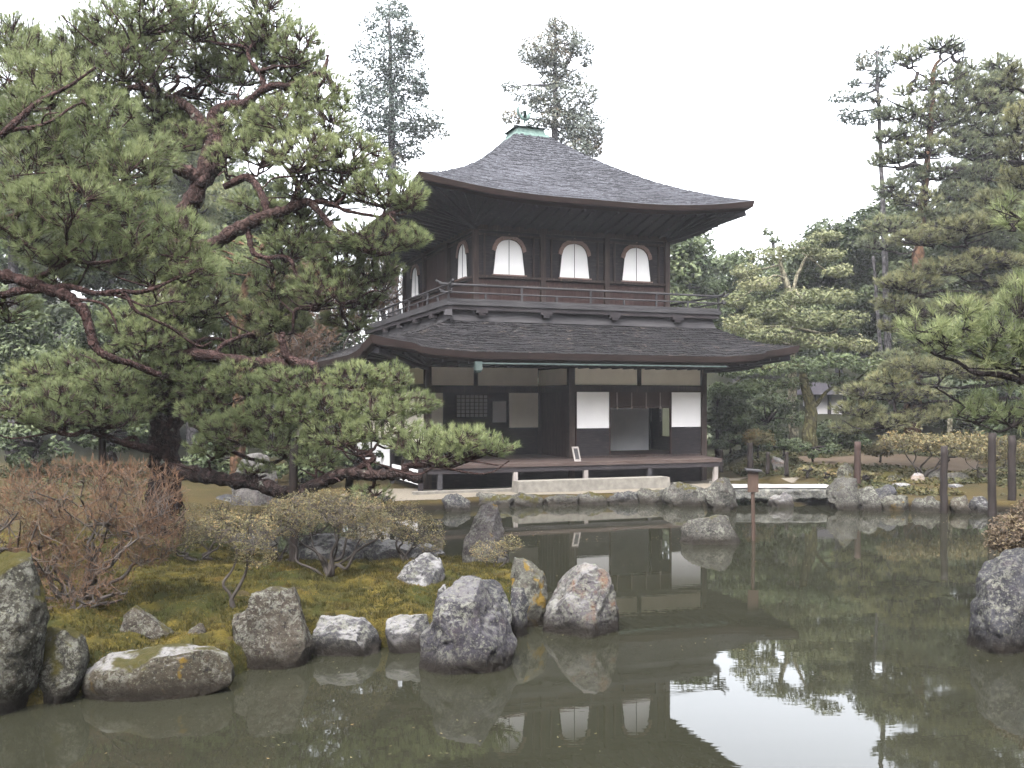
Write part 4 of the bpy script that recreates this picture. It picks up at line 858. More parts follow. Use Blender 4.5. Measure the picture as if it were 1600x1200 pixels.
def pine(name, label, base, limbs, pads, mats, group=None, L=.090, w=.0055, m=28, dens=300, cat='pine tree', up=0.75, tw=.006, padh=1.6):
    """limbs: (points(u,v,Y), r0, r1); pads: (u, v, ru, rv, Y)"""
    t = thing(name, label, cat, base, 0, group)
    TB = MB(); BB = MB(); samples = []
    for i, (pts, r0, r1) in enumerate(limbs):
        W = limb_pts(pts, 7, .10 if i else .04); n = len(W); r = r0 + (r1 - r0) * np.linspace(0, 1, n) ** .8; r = r * (1 + .12 * rng.normal(size=n))
        if i == 0 and r0 > .12: r[:6] *= np.linspace(1.35, 1.0, 6)
        (TB if r0 > .11 else BB).tube(W, np.clip(r, .008, None), 12 if r0 > .1 else 7, .05); samples.append(W)
    samples = np.concatenate(samples); NV, NF, NT = [], [], []; off = 0
    for (u, v, ru, rv, Y) in pads:
        rv = rv * padh; ru = ru * 1.15; C = P(u, v, Y); rx, rz = ru * Y / F, rv * Y / F; ry = min(rx, max(.75 * rx, .35)); area = math.pi * rx * rz
        n = max(10, int(1.35 * dens * area * (ry / .5) ** .3 * (.105 / L) ** 1.4)); p = in_ball(n, .25)
        p[:, 2] = np.where(p[:, 2] < 0, p[:, 2] * .75, p[:, 2]); lob = 1 + .28 * (fbm(p * 1.6 + C, 2, 3) * 2); p = p * lob[:, None]
        tips = C + p * [rx, ry, rz]
        base_p = C + np.array([0, 0, -rz * .75]) + rng.normal(0, .15, 3) * [rx, ry, .2 * rz]
        s = samples[nearest(samples, base_p[None])[0]]
        if np.linalg.norm(base_p - s) > .05:
            dl = np.linalg.norm(base_p - s); W = [s] + [s + (base_p - s) * f + rng.normal(0, .10, 3) * dl for f in (.25, .5, .75)] + [base_p]
            W = catmull(W, 4); BB.tube(W, np.linspace(min(.046, .014 + .018 * dl), .012, len(W)) * (tw / .0065), 6, .08)
            for f in (.35, .6, .8):                       # side twigs along the way
                p0 = W[int(f * (len(W) - 1))]; e = p0 + rng.normal(0, 1, 3) * [rx * .7, ry * .6, rz * .5] + [0, 0, rz * .4]; mm = (p0 + e) / 2 + rng.normal(0, .12, 3) * np.linalg.norm(e - p0)
                BB.tube(catmull([p0, mm, e], 4), np.linspace(tw * 2.2, tw, 9), 5)
        k = max(3, n // 16); sub = C + in_ball(k, .2) * [rx * .8, ry * .8, rz * .55] - np.array([0, 0, rz * .25])
        mid = (base_p + sub) / 2 + rng.normal(0, .10, (k, 3)) * [rx, ry, rz * .6]
        BB.twigs(np.repeat(base_p[None], k, 0), mid, tw * 1.9, tw * 1.5, 4); BB.twigs(mid, sub, tw * 1.5, tw * 1.1, 4)
        j = nearest(np.concatenate([sub, mid]), tips); src = np.concatenate([sub, mid])[j]
        BB.twigs(src, tips, tw * .9, tw * .5, 3)
        d = unit(p * [1, 1, .6]) * .55 + np.array([0, 0, up]) + unit(tips - src) * .5
        V, Fc, T = needles(tips, d, m, L, w, .5, .5 + .13 * rng.normal() + .16 * rng.normal(size=n) + .12 * p[:, 2]); NV.append(V); NF.append(Fc + off); NT.append(T); off += len(V)
    if TB.n: TB.build('trunk', mats[0], t, smooth=True)
    if BB.n: BB.build('branches', mats[1], t, smooth=True)
    mesh_obj('crown', np.concatenate(NV), [np.concatenate(NF)], mats[2], t, False, np.concatenate(NT))
    return t
def clumps_in(u, v, ru, rv, Y, n, rmin, rmax, dY=1.5, flat=.75, low=1.0):
    out = []
    while len(out) < n:
        a, b = rng.uniform(-1, 1, 2)
        if a * a + b * b > 1: continue
        r = rng.uniform(rmin, rmax); out.append((u + a * (ru - r * .5), v + b * (rv - r * .4) * (low if b > 0 else 1), r, r * flat * rng.uniform(.75, 1.2), Y + rng.uniform(-1, 1) * dY))
    return out
def leafy(name, label, base, limbs, clumps, mats, size=.10, dens=95, group=None, cat='tree', kind='leaf', asp=.5, trunk_seg=9, tv=.12, m=5):
    t = thing(name, label, cat, base, 0, group); TB = MB(); samples = []
    for pts, r0, r1 in limbs:
        W = limb_pts(pts, 6, .15); TB.tube(W, np.linspace(r0, r1, len(W)), trunk_seg, .06); samples.append(W)
    samples = np.concatenate(samples) if samples else np.array([base]); LV, LF, LT = [], [], []; off = 0
    for (u, v, ru, rv, Y) in clumps:
        C = P(u, v, Y); rx, rz = ru * Y / F, rv * Y / F; ry = rx
        n = max(12, int(3.6 * dens * math.pi * rx * rz * (.10 / size) ** 1.5)); p = in_ball(n, .35); p[:, 2] = np.where(p[:, 2] < 0, p[:, 2] * .7, p[:, 2])
        p *= (1 + .45 * 2 * fbm(p * 1.8 + C * 3, 2, 6))[:, None]
        c = C + p * [rx, ry, rz]; tn = .5 + tv * rng.normal() + .14 * rng.normal(size=n) + .10 * p[:, 2]
        if kind == 'leaf': V, Fc, T = leaves(c, unit(p) * .6 + rng.normal(size=(n, 3)) * .55 + [0, 0, .55], size, asp, tn)
        else: V, Fc, T = needles(c, unit(p) * .8 + [0, 0, .1] + .4 * rng.normal(size=(n, 3)), m, size, size * .16, .5, tn)
        LV.append(V); LF.append(Fc + off); LT.append(T); off += len(V)
        s = samples[nearest(samples, C[None])[0]]; W = catmull([s, (s + C) / 2 + rng.normal(0, .1, 3) * np.linalg.norm(C - s), C], 4)
        r = min(.09, .02 + .02 * np.linalg.norm(C - s)); TB.tube(W, np.linspace(r, .015, len(W)), 5)
        k = 5; e = C + in_ball(k, .3) * [rx, ry, rz] * .8; TB.twigs(np.repeat(C[None], k, 0), e, .015, .006, 3)
    TB.build('trunk', mats[0], t, smooth=True)
    mesh_obj('crown', np.concatenate(LV), [np.concatenate(LF)], mats[1], t, False, np.concatenate(LT))
    return t
def shrub(name, label, bu, bv, Y, canopy, mat, n1, n2, n3, leaf=0.02, nl=6, r0=.03, group=None, stems=4, bare=False, tl=.12, cat='shrub'):
    """canopy: list of (u, v, ru, rv) ellipses in which tips live"""
    B = P(bu, bv, Y); B[2] = hz(B[0], B[1] ) - .02
    t = thing(name, label, cat, B, 0, group); ctr = [(P(u, v, Y), ru * Y / F, rv * Y / F) for u, v, ru, rv in canopy]; ar = np.array([a * b for _, a, b in ctr]); ar = ar / ar.sum()
    def pick(n, sh, squash, dz):
        k = rng.choice(len(ctr), n, p=ar); p = in_ball(n, sh); c = np.array([ctr[i][0] for i in k]); r = np.array([[ctr[i][1], min(ctr[i][1], .8 * ctr[i][1] + .05), ctr[i][2]] for i in k])
        return c + p * r * squash + np.array([0, 0, dz]) * r[:, 2:3], p
    TB = MB()
    hs_ = []
    for i in range(stems):                                   # gnarled main stems
        c, a, b = ctr[i % len(ctr)]; e = c + np.array([rng.uniform(-.6, .6) * a, rng.uniform(-.5, .5) * a, -b * rng.uniform(.3, .8)])
        s = B + np.array([rng.normal(0, r0 * .9), rng.normal(0, r0 * .9), 0]); W = [s]; k = 5
        for j in range(1, k): W.append(s + (e - s) * j / k + rng.normal(0, .065, 3) * np.linalg.norm(e - s) * [1, 1, .6])
        W.append(e); W = catmull(W, 4); TB.tube(W, np.linspace(r0, r0 * .35, len(W)) * rng.uniform(.7, 1.1), 7, .12, .22 + .1 * rng.random()); hs_.append(W[6:])
    L0 = np.concatenate(hs_)
    def grow(par, kids, ra, rb, jit, tint):
        j = nearest(par, kids); s = par[j]; d = np.linalg.norm(kids - s, axis=1)[:, None]
        m1 = s + (kids - s) * .35 + rng.normal(size=kids.shape) * d * jit; m2 = s + (kids - s) * .7 + rng.normal(size=kids.shape) * d * jit
        ti = tint + .12 * rng.normal(size=len(kids))
        TB.twigs(s, m1, ra, ra * .85 + rb * .15, 4, np.clip(ti, 0, 1)); TB.twigs(m1, m2, ra * .85 + rb * .15, (ra + rb) / 2, 4, np.clip(ti, 0, 1)); TB.twigs(m2, kids, (ra + rb) / 2, rb, 4, np.clip(ti, 0, 1))
        return np.concatenate([m1, m2, kids])
    a, _ = pick(n1, .1, np.array([.9, .9, .8]), -.35); A = grow(L0, a, r0 * .30, r0 * .16, .15, .35)
    b, _ = pick(n2, .2, np.array([1, 1, .95]), -.1); Bp = grow(A, b, r0 * .14, r0 * .07, .13, .45 if not bare else .55)
    c, p = pick(n3, .35, np.array([1, 1, 1]), .1); j = nearest(Bp, c); s = Bp[j]
    if bare:
        dd = c - s; ln = np.linalg.norm(dd, axis=1, keepdims=True); c = s + dd / ln * np.minimum(ln, tl)
        TB.twigs(s, c, r0 * .07, r0 * .04, 3, np.clip(.72 + .12 * rng.normal(size=len(c)), 0, 1))
        k = 4
        e = np.repeat(c, k, 0) + (unit(np.repeat(c - s, k, 0)) * .4 + rng.normal(size=(len(c) * k, 3)) * .55 + [0, 0, .75]) * tl * .36 * rng.uniform(.5, 1.4, (len(c) * k, 1))
        TB.twigs(np.repeat(c, k, 0), e, tl * .02, tl * .011, 3, np.clip(.9 + .12 * rng.normal(size=len(e)), 0, 1))
    else:
        TB.twigs(s, c, r0 * .07, r0 * .04, 3, .5)
    TB.build('stems', M['twig'], t, smooth=True, tint=True)
    if not bare:
        q = np.repeat(c, nl, 0) + rng.normal(0, leaf * 1.1, (len(c) * nl, 3)); V, Fc, T = leaves(q, rng.normal(size=q.shape) * .7 + [0, 0, .8], leaf, .45, np.repeat(.5 + .2 * rng.normal(size=len(c)), nl) + .1 * rng.normal(size=len(q)))
        mesh_obj('crown', V, [Fc], mat, t, False, T)
    return t
def gp(u, v, Y): p = P(u, v, Y); return (p[0], p[1], hz(p[0], p[1]))

# ------------------------------------------------------------------ the old pine on the moss bank
y0 = 13.4
limbs = [([(262, 862, y0), (259, 800, y0), (257, 740, y0), (257, 690, y0), (265, 610, y0), (262, 530, y0), (272, 430, y0), (288, 340, y0), (318, 280, y0), (345, 245, y0)], .27, .12),
 ([(300, 320, y0), (322, 262, y0), (326, 212, 13.5), (298, 172, 13.6), (258, 150, 13.8), (215, 138, 14), (165, 152, 14.2)], .13, .03),
 ([(318, 285, y0), (296, 272, 13.3), (274, 262, 13.2)], .13, .09),
 ([(345, 245, y0), (332, 190, 13.6), (352, 166, 13.6), (385, 160, 13.5), (418, 141, 13.4), (455, 131, 13.2), (505, 112, 13), (512, 85, 13)], .11, .02),
 ([(418, 141, 13.4), (405, 112, 13.4), (390, 92, 13.5), (398, 70, 13.6), (430, 40, 13.7)], .05, .015),
 ([(405, 112, 13.4), (430, 108, 13.2), (470, 100, 13)], .04, .015),
 ([(272, 380, y0), (310, 385, 13.2), (345, 372, 13.1), (385, 350, 13), (420, 335, 12.9), (455, 324, 12.8), (480, 316, 12.7), (505, 335, 12.7), (530, 362, 12.7), (565, 388, 12.7)], .12, .03),
 ([(420, 335, 12.9), (405, 300, 13), (385, 278, 13.1), (350, 292, 13.2)], .06, .05),
 ([(455, 324, 12.8), (462, 290, 12.8), (440, 254, 12.9)], .07, .02),
 ([(480, 316, 12.7), (520, 318, 12.7), (555, 334, 12.7), (600, 338, 12.6), (640, 322, 12.6)], .04, .012),
 ([(385, 350, 13), (392, 385, 13), (405, 398, 13), (450, 404, 12.9), (466, 430, 12.9), (480, 450, 12.9), (508, 458, 12.9), (535, 475, 12.9)], .045, .015),
 ([(480, 450, 12.9), (490, 470, 12.9), (500, 474, 12.9)], .02, .012),
 ([(262, 560, y0), (310, 556, 12.9), (370, 562, 12.6), (430, 570, 12.4), (465, 572, 12.3), (492, 570, 12.2), (500, 598, 12.2), (512, 622, 12.1), (525, 640, 12)], .10, .03),
 ([(465, 572, 12.3), (446, 560, 12.3), (438, 535, 12.3), (440, 522, 12.3)], .065, .035),
 ([(500, 598, 12.2), (520, 600, 12.2), (550, 608, 12.2), (580, 610, 12.3)], .035, .012),
 ([(265, 600, y0), (300, 600, 13), (340, 628, 12.7), (358, 645, 12.6), (385, 668, 12.5), (412, 690, 12.4)], .07, .02),
 ([(268, 620, y0), (285, 640, 13), (312, 668, 12.8), (340, 690, 12.6), (372, 708, 12.5), (420, 725, 12.4), (455, 712, 12.3), (500, 690, 12.2)], .045, .015),
 ([(262, 735, y0), (290, 738, 13), (340, 746, 12.6), (400, 757, 12.2), (440, 766, 12), (475, 764, 11.9), (512, 750, 11.8), (545, 739, 11.7), (585, 744, 11.6), (630, 741, 11.5), (660, 746, 11.45)], .115, .06),
 ([(640, 742, 11.5), (638, 728, 11.5), (660, 728, 11.5), (695, 730, 11.5), (725, 724, 11.5), (760, 710, 11.4), (790, 702, 11.4)], .05, .012),
 ([(545, 739, 11.7), (585, 715, 11.7), (540, 690, 11.8), (530, 660, 11.9)], .04, .015),
 ([(585, 744, 11.6), (570, 720, 11.7), (552, 690, 11.8), (540, 672, 11.9)], .035, .012),
 ([(255, 705, y0), (228, 700, 13.1), (190, 690, 13), (165, 681, 12.9), (130, 676, 12.8), (110, 680, 12.8), (70, 668, 12.8), (42, 656, 12.8)], .065, .02),
 ([(190, 690, 13), (208, 682, 13.1), (214, 690, 13.1), (200, 692, 13)], .03, .025),
 ([(265, 600, y0), (240, 590, 13.3), (210, 575, 13.3), (170, 580, 13.2)], .05, .015)]
pads = [(95, 110, 50, 22, 14.4), (160, 80, 50, 22, 14.5), (225, 70, 45, 20, 14.4), (270, 55, 45, 18, 14.5), (345, 105, 45, 20, 14.5), (390, 60, 40, 20, 14.3), (445, 110, 42, 20, 14.2), (420, 80, 34, 16, 13.9), (330, 150, 45, 18, 14.4), (215, 150, 45, 20, 14.3), (480, 110, 34, 16, 13.7), (300, 190, 45, 20, 14.2), (410, 195, 45, 20, 14.2), (460, 150, 40, 18, 13.9), (250, 215, 45, 22, 14.2), (360, 215, 40, 18, 14.3), (60, 95, 50, 30, 14.4), (30, 60, 40, 26, 14.6), (262, 470, 48, 24, 12.9), (240, 525, 52, 22, 12.8), (300, 425, 42, 20, 12.9), (265, 575, 50, 16, 12.9), (330, 470, 48, 22, 13.4), (200, 505, 44, 20, 13.1), (410, 165, 34, 14, 13.8), (330, 110, 40, 16, 14.2), (250, 110, 36, 15, 14.2), (440, 330, 40, 14, 13.3), (490, 340, 36, 12, 13.3), (445, 500, 40, 18, 13.6), (180, 42, 55, 30, 13.9), (240, 22, 55, 26, 13.2), (310, 30, 50, 28, 13.5), (415, 28, 42, 34, 13.6), (465, 75, 40, 26, 13.2), (125, 70, 45, 32, 14.2), (300, 85, 45, 22, 14.2), (365, 70, 40, 20, 14), (205, 95, 48, 25, 13.2),
 (150, 118, 50, 28, 14), (245, 180, 50, 22, 13.8), (285, 215, 42, 20, 13.5), (385, 115, 40, 18, 13.8), (500, 145, 42, 22, 13), (440, 185, 52, 24, 13), (375, 200, 45, 22, 13.6), (505, 195, 50, 24, 12.9), (535, 160, 18, 12, 13),
 (545, 245, 60, 26, 12.8), (475, 238, 55, 25, 12.5), (405, 232, 50, 22, 13.2), (600, 298, 62, 22, 12.7), (535, 292, 55, 22, 13.2), (640, 312, 28, 13, 12.6), (470, 290, 40, 18, 12.8), (350, 245, 30, 14, 13.2),
 (590, 372, 66, 20, 12.7), (640, 372, 28, 13, 12.6), (528, 398, 50, 22, 13), (465, 372, 55, 26, 13.1), (505, 450, 55, 24, 13), (565, 452, 42, 28, 13.3), (435, 440, 45, 26, 13.4), (395, 320, 45, 15, 13.2), (425, 490, 50, 22, 13.6), (545, 500, 40, 18, 13.5), (590, 420, 38, 18, 13.2),
 (555, 590, 52, 18, 12.3), (605, 592, 36, 18, 12.4), (455, 600, 60, 20, 12.2), (385, 592, 55, 22, 12.5), (325, 600, 50, 22, 12.8), (500, 640, 62, 20, 12), (585, 636, 60, 18, 12.1), (640, 632, 42, 16, 12.2), (425, 648, 58, 20, 12.1), (365, 672, 52, 20, 12.3), (320, 645, 42, 20, 12.7),
 (450, 690, 55, 18, 12.1), (530, 680, 55, 18, 11.8), (600, 672, 55, 16, 11.9), (655, 690, 48, 18, 11.6), (705, 682, 40, 14, 11.5), (740, 690, 40, 16, 11.5), (690, 708, 55, 14, 11.5), (778, 700, 28, 12, 11.4), (495, 715, 38, 12, 11.9), (330, 700, 38, 14, 12.6),
 (190, 598, 62, 18, 13), (110, 618, 62, 18, 12.9), (40, 640, 55, 18, 12.8), (170, 645, 62, 20, 12.8), (95, 655, 55, 15, 12.8), (230, 625, 40, 18, 13), (215, 555, 55, 20, 13.4), (130, 570, 60, 18, 13.6), (60, 590, 50, 18, 13.5), (330, 545, 55, 22, 13.6), (295, 505, 45, 22, 13.8), (385, 535, 45, 18, 13.8), (580, 775, 30, 12, 11.7), (400, 730, 30, 9, 12.3)]
pine('pine_tree', 'big old red pine with twisted limbs and a long low limb on the moss bank', gp(262, 850, y0), limbs, pads, (M['bark'], M['bark_limb'], M['needle']), dens=330, tw=.0075)

y1 = 9.6
limbs = [([(-330, 1050, 9.2), (-300, 900, 9.2), (-270, 700, 9.2), (-230, 540, 9.3), (-180, 400, 9.4), (-120, 250, 9.5), (-80, 100, 9.6)], .22, .09),
 ([(-240, 560, 9.3), (-120, 470, 9.3), (-40, 440, 9.4), (0, 432, y1), (48, 440, y1), (86, 456, y1), (112, 470, y1), (134, 490, y1), (138, 520, y1), (146, 545, y1), (170, 560, y1), (205, 570, 9.8), (250, 584, 10)], .085, .032),
 ([(-40, 440, 9.4), (0, 458, y1), (50, 452, y1), (100, 450, y1), (150, 462, y1), (190, 460, y1), (235, 448, 9.7), (290, 432, 9.8), (318, 420, 9.8)], .05, .012),
 ([(48, 440, y1), (75, 424, y1), (110, 411, y1), (150, 414, y1), (185, 402, y1), (215, 380, 9.7), (255, 350, 9.8)], .035, .010),
 ([(-190, 420, 9.4), (-80, 360, 9.5), (0, 340, y1), (40, 330, y1), (75, 310, y1), (120, 296, 9.7)], .045, .012),
 ([(-150, 330, 9.5), (-70, 260, 9.6), (0, 214, y1), (34, 188, 9.7), (60, 162, 9.8), (82, 146, 9.9), (120, 128, 10), (150, 105, 10)], .055, .012),
 ([(0, 214, y1), (50, 198, 9.7), (100, 170, 9.8), (130, 160, 9.9)], .025, .01),
 ([(190, 460, y1), (205, 480, y1), (235, 492, 9.7), (275, 515, 9.8), (310, 540, 9.9), (330, 535, 10)], .022, .01),
 ([(112, 470, y1), (160, 476, y1), (175, 500, y1), (180, 520, y1)], .02, .008), ([(150, 462, y1), (200, 470, y1), (240, 475, y1), (290, 472, y1)], .018, .008)]
pads = [(45, 262, 62, 40, 9.8), (125, 225, 68, 36, 10), (195, 275, 62, 40, 10), (105, 318, 72, 36, 9.5), (200, 350, 70, 36, 9.8), (275, 372, 48, 32, 10), (140, 385, 70, 28, 9.7), (60, 385, 55, 28, 9.6), (295, 415, 42, 26, 10), (235, 415, 50, 26, 9.9), (30, 335, 50, 32, 9.6), (50, 190, 58, 32, 10), (15, 130, 45, 36, 10.4), (90, 130, 52, 32, 10.3),
 (15, 480, 45, 20, 10), (165, 180, 55, 28, 10.2), (240, 245, 40, 24, 10.2), (-60, 300, 60, 50, 9.7), (-70, 180, 60, 50, 9.9), (-90, 60, 60, 50, 10), (-100, 420, 60, 30, 9.5), (90, 435, 40, 12, 9.8)]
b1 = P(-330, 1050, 9.2)
pine('pine_tree', 'pine reaching in from the left edge with a bare drooping red limb', (b1[0], b1[1], hz(b1[0], b1[1])), limbs, pads, (M['bark'], M['bark_limb'], M['needle_near']), dens=270, L=.105, w=.0055, m=28, tw=.0055)

# near branch at the right edge
yr = 9.4
limbs = [([(1980, 1000, 8.6), (1960, 800, 8.7), (1920, 640, 8.8), (1880, 480, 9)], .15, .09), ([(1925, 650, 8.8), (1780, 625, 9.1), (1680, 612, 9.3), (1620, 603, yr), (1570, 590, yr), (1530, 585, yr), (1500, 568, yr), (1465, 556, yr), (1435, 545, yr)], .06, .010),
 ([(1620, 603, yr), (1575, 575, yr), (1540, 560, yr), (1500, 540, yr), (1460, 520, yr), (1425, 515, yr)], .022, .007), ([(1680, 612, 9.3), (1640, 575, yr), (1600, 560, yr), (1575, 530, yr), (1560, 500, yr)], .03, .007), ([(1880, 480, 9), (1760, 440, 9.2), (1660, 400, 9.3), (1600, 350, 9.4), (1570, 320, 9.4)], .035, .008), ([(1920, 640, 8.8), (1780, 680, 9.2), (1680, 680, 9.4), (1600, 670, 9.5), (1540, 650, 9.6)], .035, .008)]
pads = [(1440, 512, 34, 24, yr), (1490, 505, 48, 32, yr), (1540, 520, 48, 32, yr), (1590, 500, 50, 42, yr), (1470, 535, 40, 18, yr), (1640, 470, 55, 50, 9.4), (1585, 640, 55, 24, 9.5), (1530, 640, 40, 20, 9.6), (1640, 630, 50, 30, 9.5), (1585, 335, 30, 22, 9.4), (1640, 350, 50, 40, 9.4), (1700, 520, 50, 40, 9.3), (1610, 560, 40, 18, 9.4), (1560, 560, 35, 14, 9.4)]
b2 = P(1980, 1000, 8.6)
pine('pine_tree', 'close pine branch with long needles entering from the right edge', (b2[0], b2[1], hz(b2[0], b2[1])), limbs, pads, (M['bark'], M['bark_dark'], M['needle_near']), dens=200, L=.15, w=.0065, m=26, up=.6, tw=.006)

# ------------------------------------------------------------------ shrubs on the moss bank
shrub('bare_shrub', 'wide leafless red-brown twiggy shrub in front of the old pine', 118, 945, 8.9, [(110, 775, 115, 55), (215, 785, 75, 62), (40, 815, 75, 55), (150, 850, 125, 45), (75, 880, 70, 35), (235, 840, 50, 50)], None, 70, 600, 2300, r0=.034, stems=10, bare=True)
shrub('low_bare_shrub', 'low bare grey tangle of branches at the foot of the big twiggy shrub', 112, 955, 8.5, [(110, 925, 75, 25), (160, 920, 50, 30)], None, 14, 60, 160, r0=.03, stems=4, bare=True)
shrub('azalea', 'spreading olive-leaved shrub with a flat dome on dark stems in the middle of the moss', 512, 912, 10.5, [(510, 795, 95, 28), (450, 815, 50, 26), (570, 822, 50, 28)], M['azalea'], 44, 300, 1900,   .0125, 4, .024, 'leafy shrubs on the moss bank', 8)
shrub('azalea', 'thin single-stemmed leafy shrub with crooked trunk, left of the spreading one', 368, 955, 8.9, [(385, 835, 50, 30), (350, 820, 35, 22), (400, 870, 35, 18)], M['azalea'], 18, 120, 620, .0125, 4, .02, 'leafy shrubs on the moss bank', 2)
shrub('azalea', 'leafy shrub with pale thin stems at the right end of the moss', 632, 885, 11.6, [(620, 810, 45, 28), (655, 830, 40, 26), (675, 850, 22, 14)], M['azalea'], 20, 130, 750, .013, 4, .02, 'leafy shrubs on the moss bank', 4)
shrub('azalea', 'small sparse leafy shrub in front of the tall standing stone', 768, 900, 11.2, [(765, 862, 32, 16), (798, 850, 20, 12)], M['azalea'], 12, 70, 300, .013, 4, .014, 'leafy shrubs on the moss bank', 3)
shrub('azalea', 'dim leafy shrub behind the twiggy shrub, near the pine foot', 320, 880, 11.8, [(320, 820, 60, 32), (280, 840, 45, 26), (360, 800, 40, 22)], M['azalea'], 22, 140, 700, .013, 4, .022, 'leafy shrubs on the moss bank', 5)
shrub('azalea', 'leafy shrub behind the spreading one, under the low pine limb', 430, 868, 12.6, [(430, 815, 60, 28), (500, 795, 50, 22)], M['azalea'], 20, 140, 650, .013, 4, .02, 'leafy shrubs on the moss bank', 4)
shrub('pink_shrub', 'pinkish winter-leaved shrub above the dark rock at the right edge', 1610, 885, 9.6, [(1585, 838, 40, 30), (1630, 820, 50, 40), (1570, 850, 26, 14)], M['azalea_pink'], 24, 150, 900, .02, 6, .02, None, 5)

# ------------------------------------------------------------------ poles, stakes, signboard
def pole(label, u, v0, v1, Y, r, m, group, name='support_pole', cat='pole'):
    a, b = P(u, v0, Y), P(u, v1, Y); n = 9; W = a + (b - a) * np.linspace(0, 1, n)[:, None] + rng.normal(0, r * .08, (n, 3)); mb = MB(); mb.tube(W, r * np.linspace(.92, 1.05, n), 12, .04)
    return solo(name, np.concatenate(mb.V), [np.concatenate(mb.Q), np.array(mb.T[0])], m, label, cat, group, True)
SP = 'poles propping pine limbs'
pole('dark pole crossing in front of the low pine limb', 459, 696, 905, 11.85, .055, M['pole'], SP)
pole('short dark pole under the bend of the low pine limb', 546, 742, 812, 11.9, .05, M['pole'], SP)
pole('short pole under the left limb of the old pine', 160, 682, 780, 12.95, .05, M['pole'], SP)
pole('dark pole standing in the water at the right shore, left one', 1475, 697, 812, 19.4, .072, M['pole'], SP)
pole('dark pole with pale wet foot standing in the water, right one', 1550, 676, 820, 18.9, .075, M['pole'], SP)
pole('dark pole on the bank at the right edge', 1581, 680, 800, 19.9, .08, M['pole'], SP)
pole('reddish pole behind the big square rock by the bridge', 1340, 690, 762, 22.0, .075, M['pole_red'], SP)
GS = 'dark stakes in the garden right of the pavilion'
for u, v0, v1, Y, lab in ((1127, 703, 738, 25.0, 'dark stake at the right end of the veranda'), (1172, 692, 738, 24.6, 'thick dark stake behind the signboard'), (1200, 706, 741, 24.6, 'dark stake just right of the signboard'), (1229, 706, 744, 24.2, 'dark stake second right of the signboard'), (1263, 728, 746, 24.0, 'short dark stake third right of the signboard')):
    pole(lab, u, v0, v1, Y, .05 if u != 1172 else .075, M['pole'], GS, 'garden_stake', 'stake')
pole('pale trunk-like post behind the first water pole', 1484, 655, 700, 27.0, .07, M['bark_pale'], None, 'pale_post', 'post')
sgn = P(1176, 848, 15.5); sb_ = thing('signboard', 'small brown wooden signboard on a thin stake standing in the pond', 'sign', (sgn[0], sgn[1], -.3))
mb = MB(); a, b = P(1177, 850, 15.5), P(1176, 768, 15.5); a[2] = -.35; mb.tube([a, (a + b) / 2 + [.008, 0, 0], b], [.032, .03, .03], 8); mb.build('stake', M['board'], sb_)
mb = MB(); a, b = P(1168, 769, 15.48), P(1184.5, 735, 15.48); mb.box(a[0], b[0], a[1] - .025, a[1] + .005, a[2], b[2]); mb.build('board', M['board'], sb_)
mb = MB(); mb.hexa([(a[0] - .04, a[1] - .07, b[2] - .002), (b[0] + .05, a[1] - .07, b[2] - .022), (b[0] + .05, a[1] + .05, b[2] - .012), (a[0] - .04, a[1] + .05, b[2] + .008)], [(a[0] - .04, a[1] - .07, b[2] + .022), (b[0] + .05, a[1] - .07, b[2] + .002), (b[0] + .05, a[1] + .05, b[2] + .012), (a[0] - .04, a[1] + .05, b[2] + .032)]); mb.build('cap_board', M['timber_grey'], sb_)

# ------------------------------------------------------------------ small house far right behind the trees
hb = P(1290, 690, 37); hh = thing('garden_hut', 'small grey-roofed hut glimpsed between the trees right of the pavilion', 'hut', (hb[0], 37, hz(hb[0], 37)))
x, z = hb[0], CZ
MB().box(x - .55, x + .55, 36.6, 38, hz(hb[0], 37) - .3, CZ + .35).build('wall', M['shadedpaper'], hh)
for xx in (x - .57, x + .0, x + .57): MB().box(xx - .06, xx + .06, 36.52, 36.6, hz(hb[0], 37) - .3, CZ + .34).build('post', M['timber'], hh)
MB().box(x - .6, x + .6, 36.5, 36.595, CZ - .75, CZ - .6).build('beam', M['timber'], hh)
MB().hexa([(x - 1.0, 36.1, CZ + .3), (x + 1.0, 36.1, CZ + .3), (x + 1.0, 38.4, CZ + .3), (x - 1.0, 38.4, CZ + .3)], [(x - .7, 37.2, CZ + .8), (x + .7, 37.2, CZ + .8), (x + .7, 37.4, CZ + .8), (x - .7, 37.4, CZ + .8)]).build('roof', M['tile'], hh)

# ------------------------------------------------------------------ background trees
BGW = 'trees of the wood behind the garden'
def tk(u, v0, v1, Y, r0=.2, r1=.08, lean=0): return ([(u, v0, Y), (u + lean * .3, v0 + (v1 - v0) * .35, Y), (u + lean * .7, v0 + (v1 - v0) * .7, Y), (u + lean, v1, Y)], r0, r1)
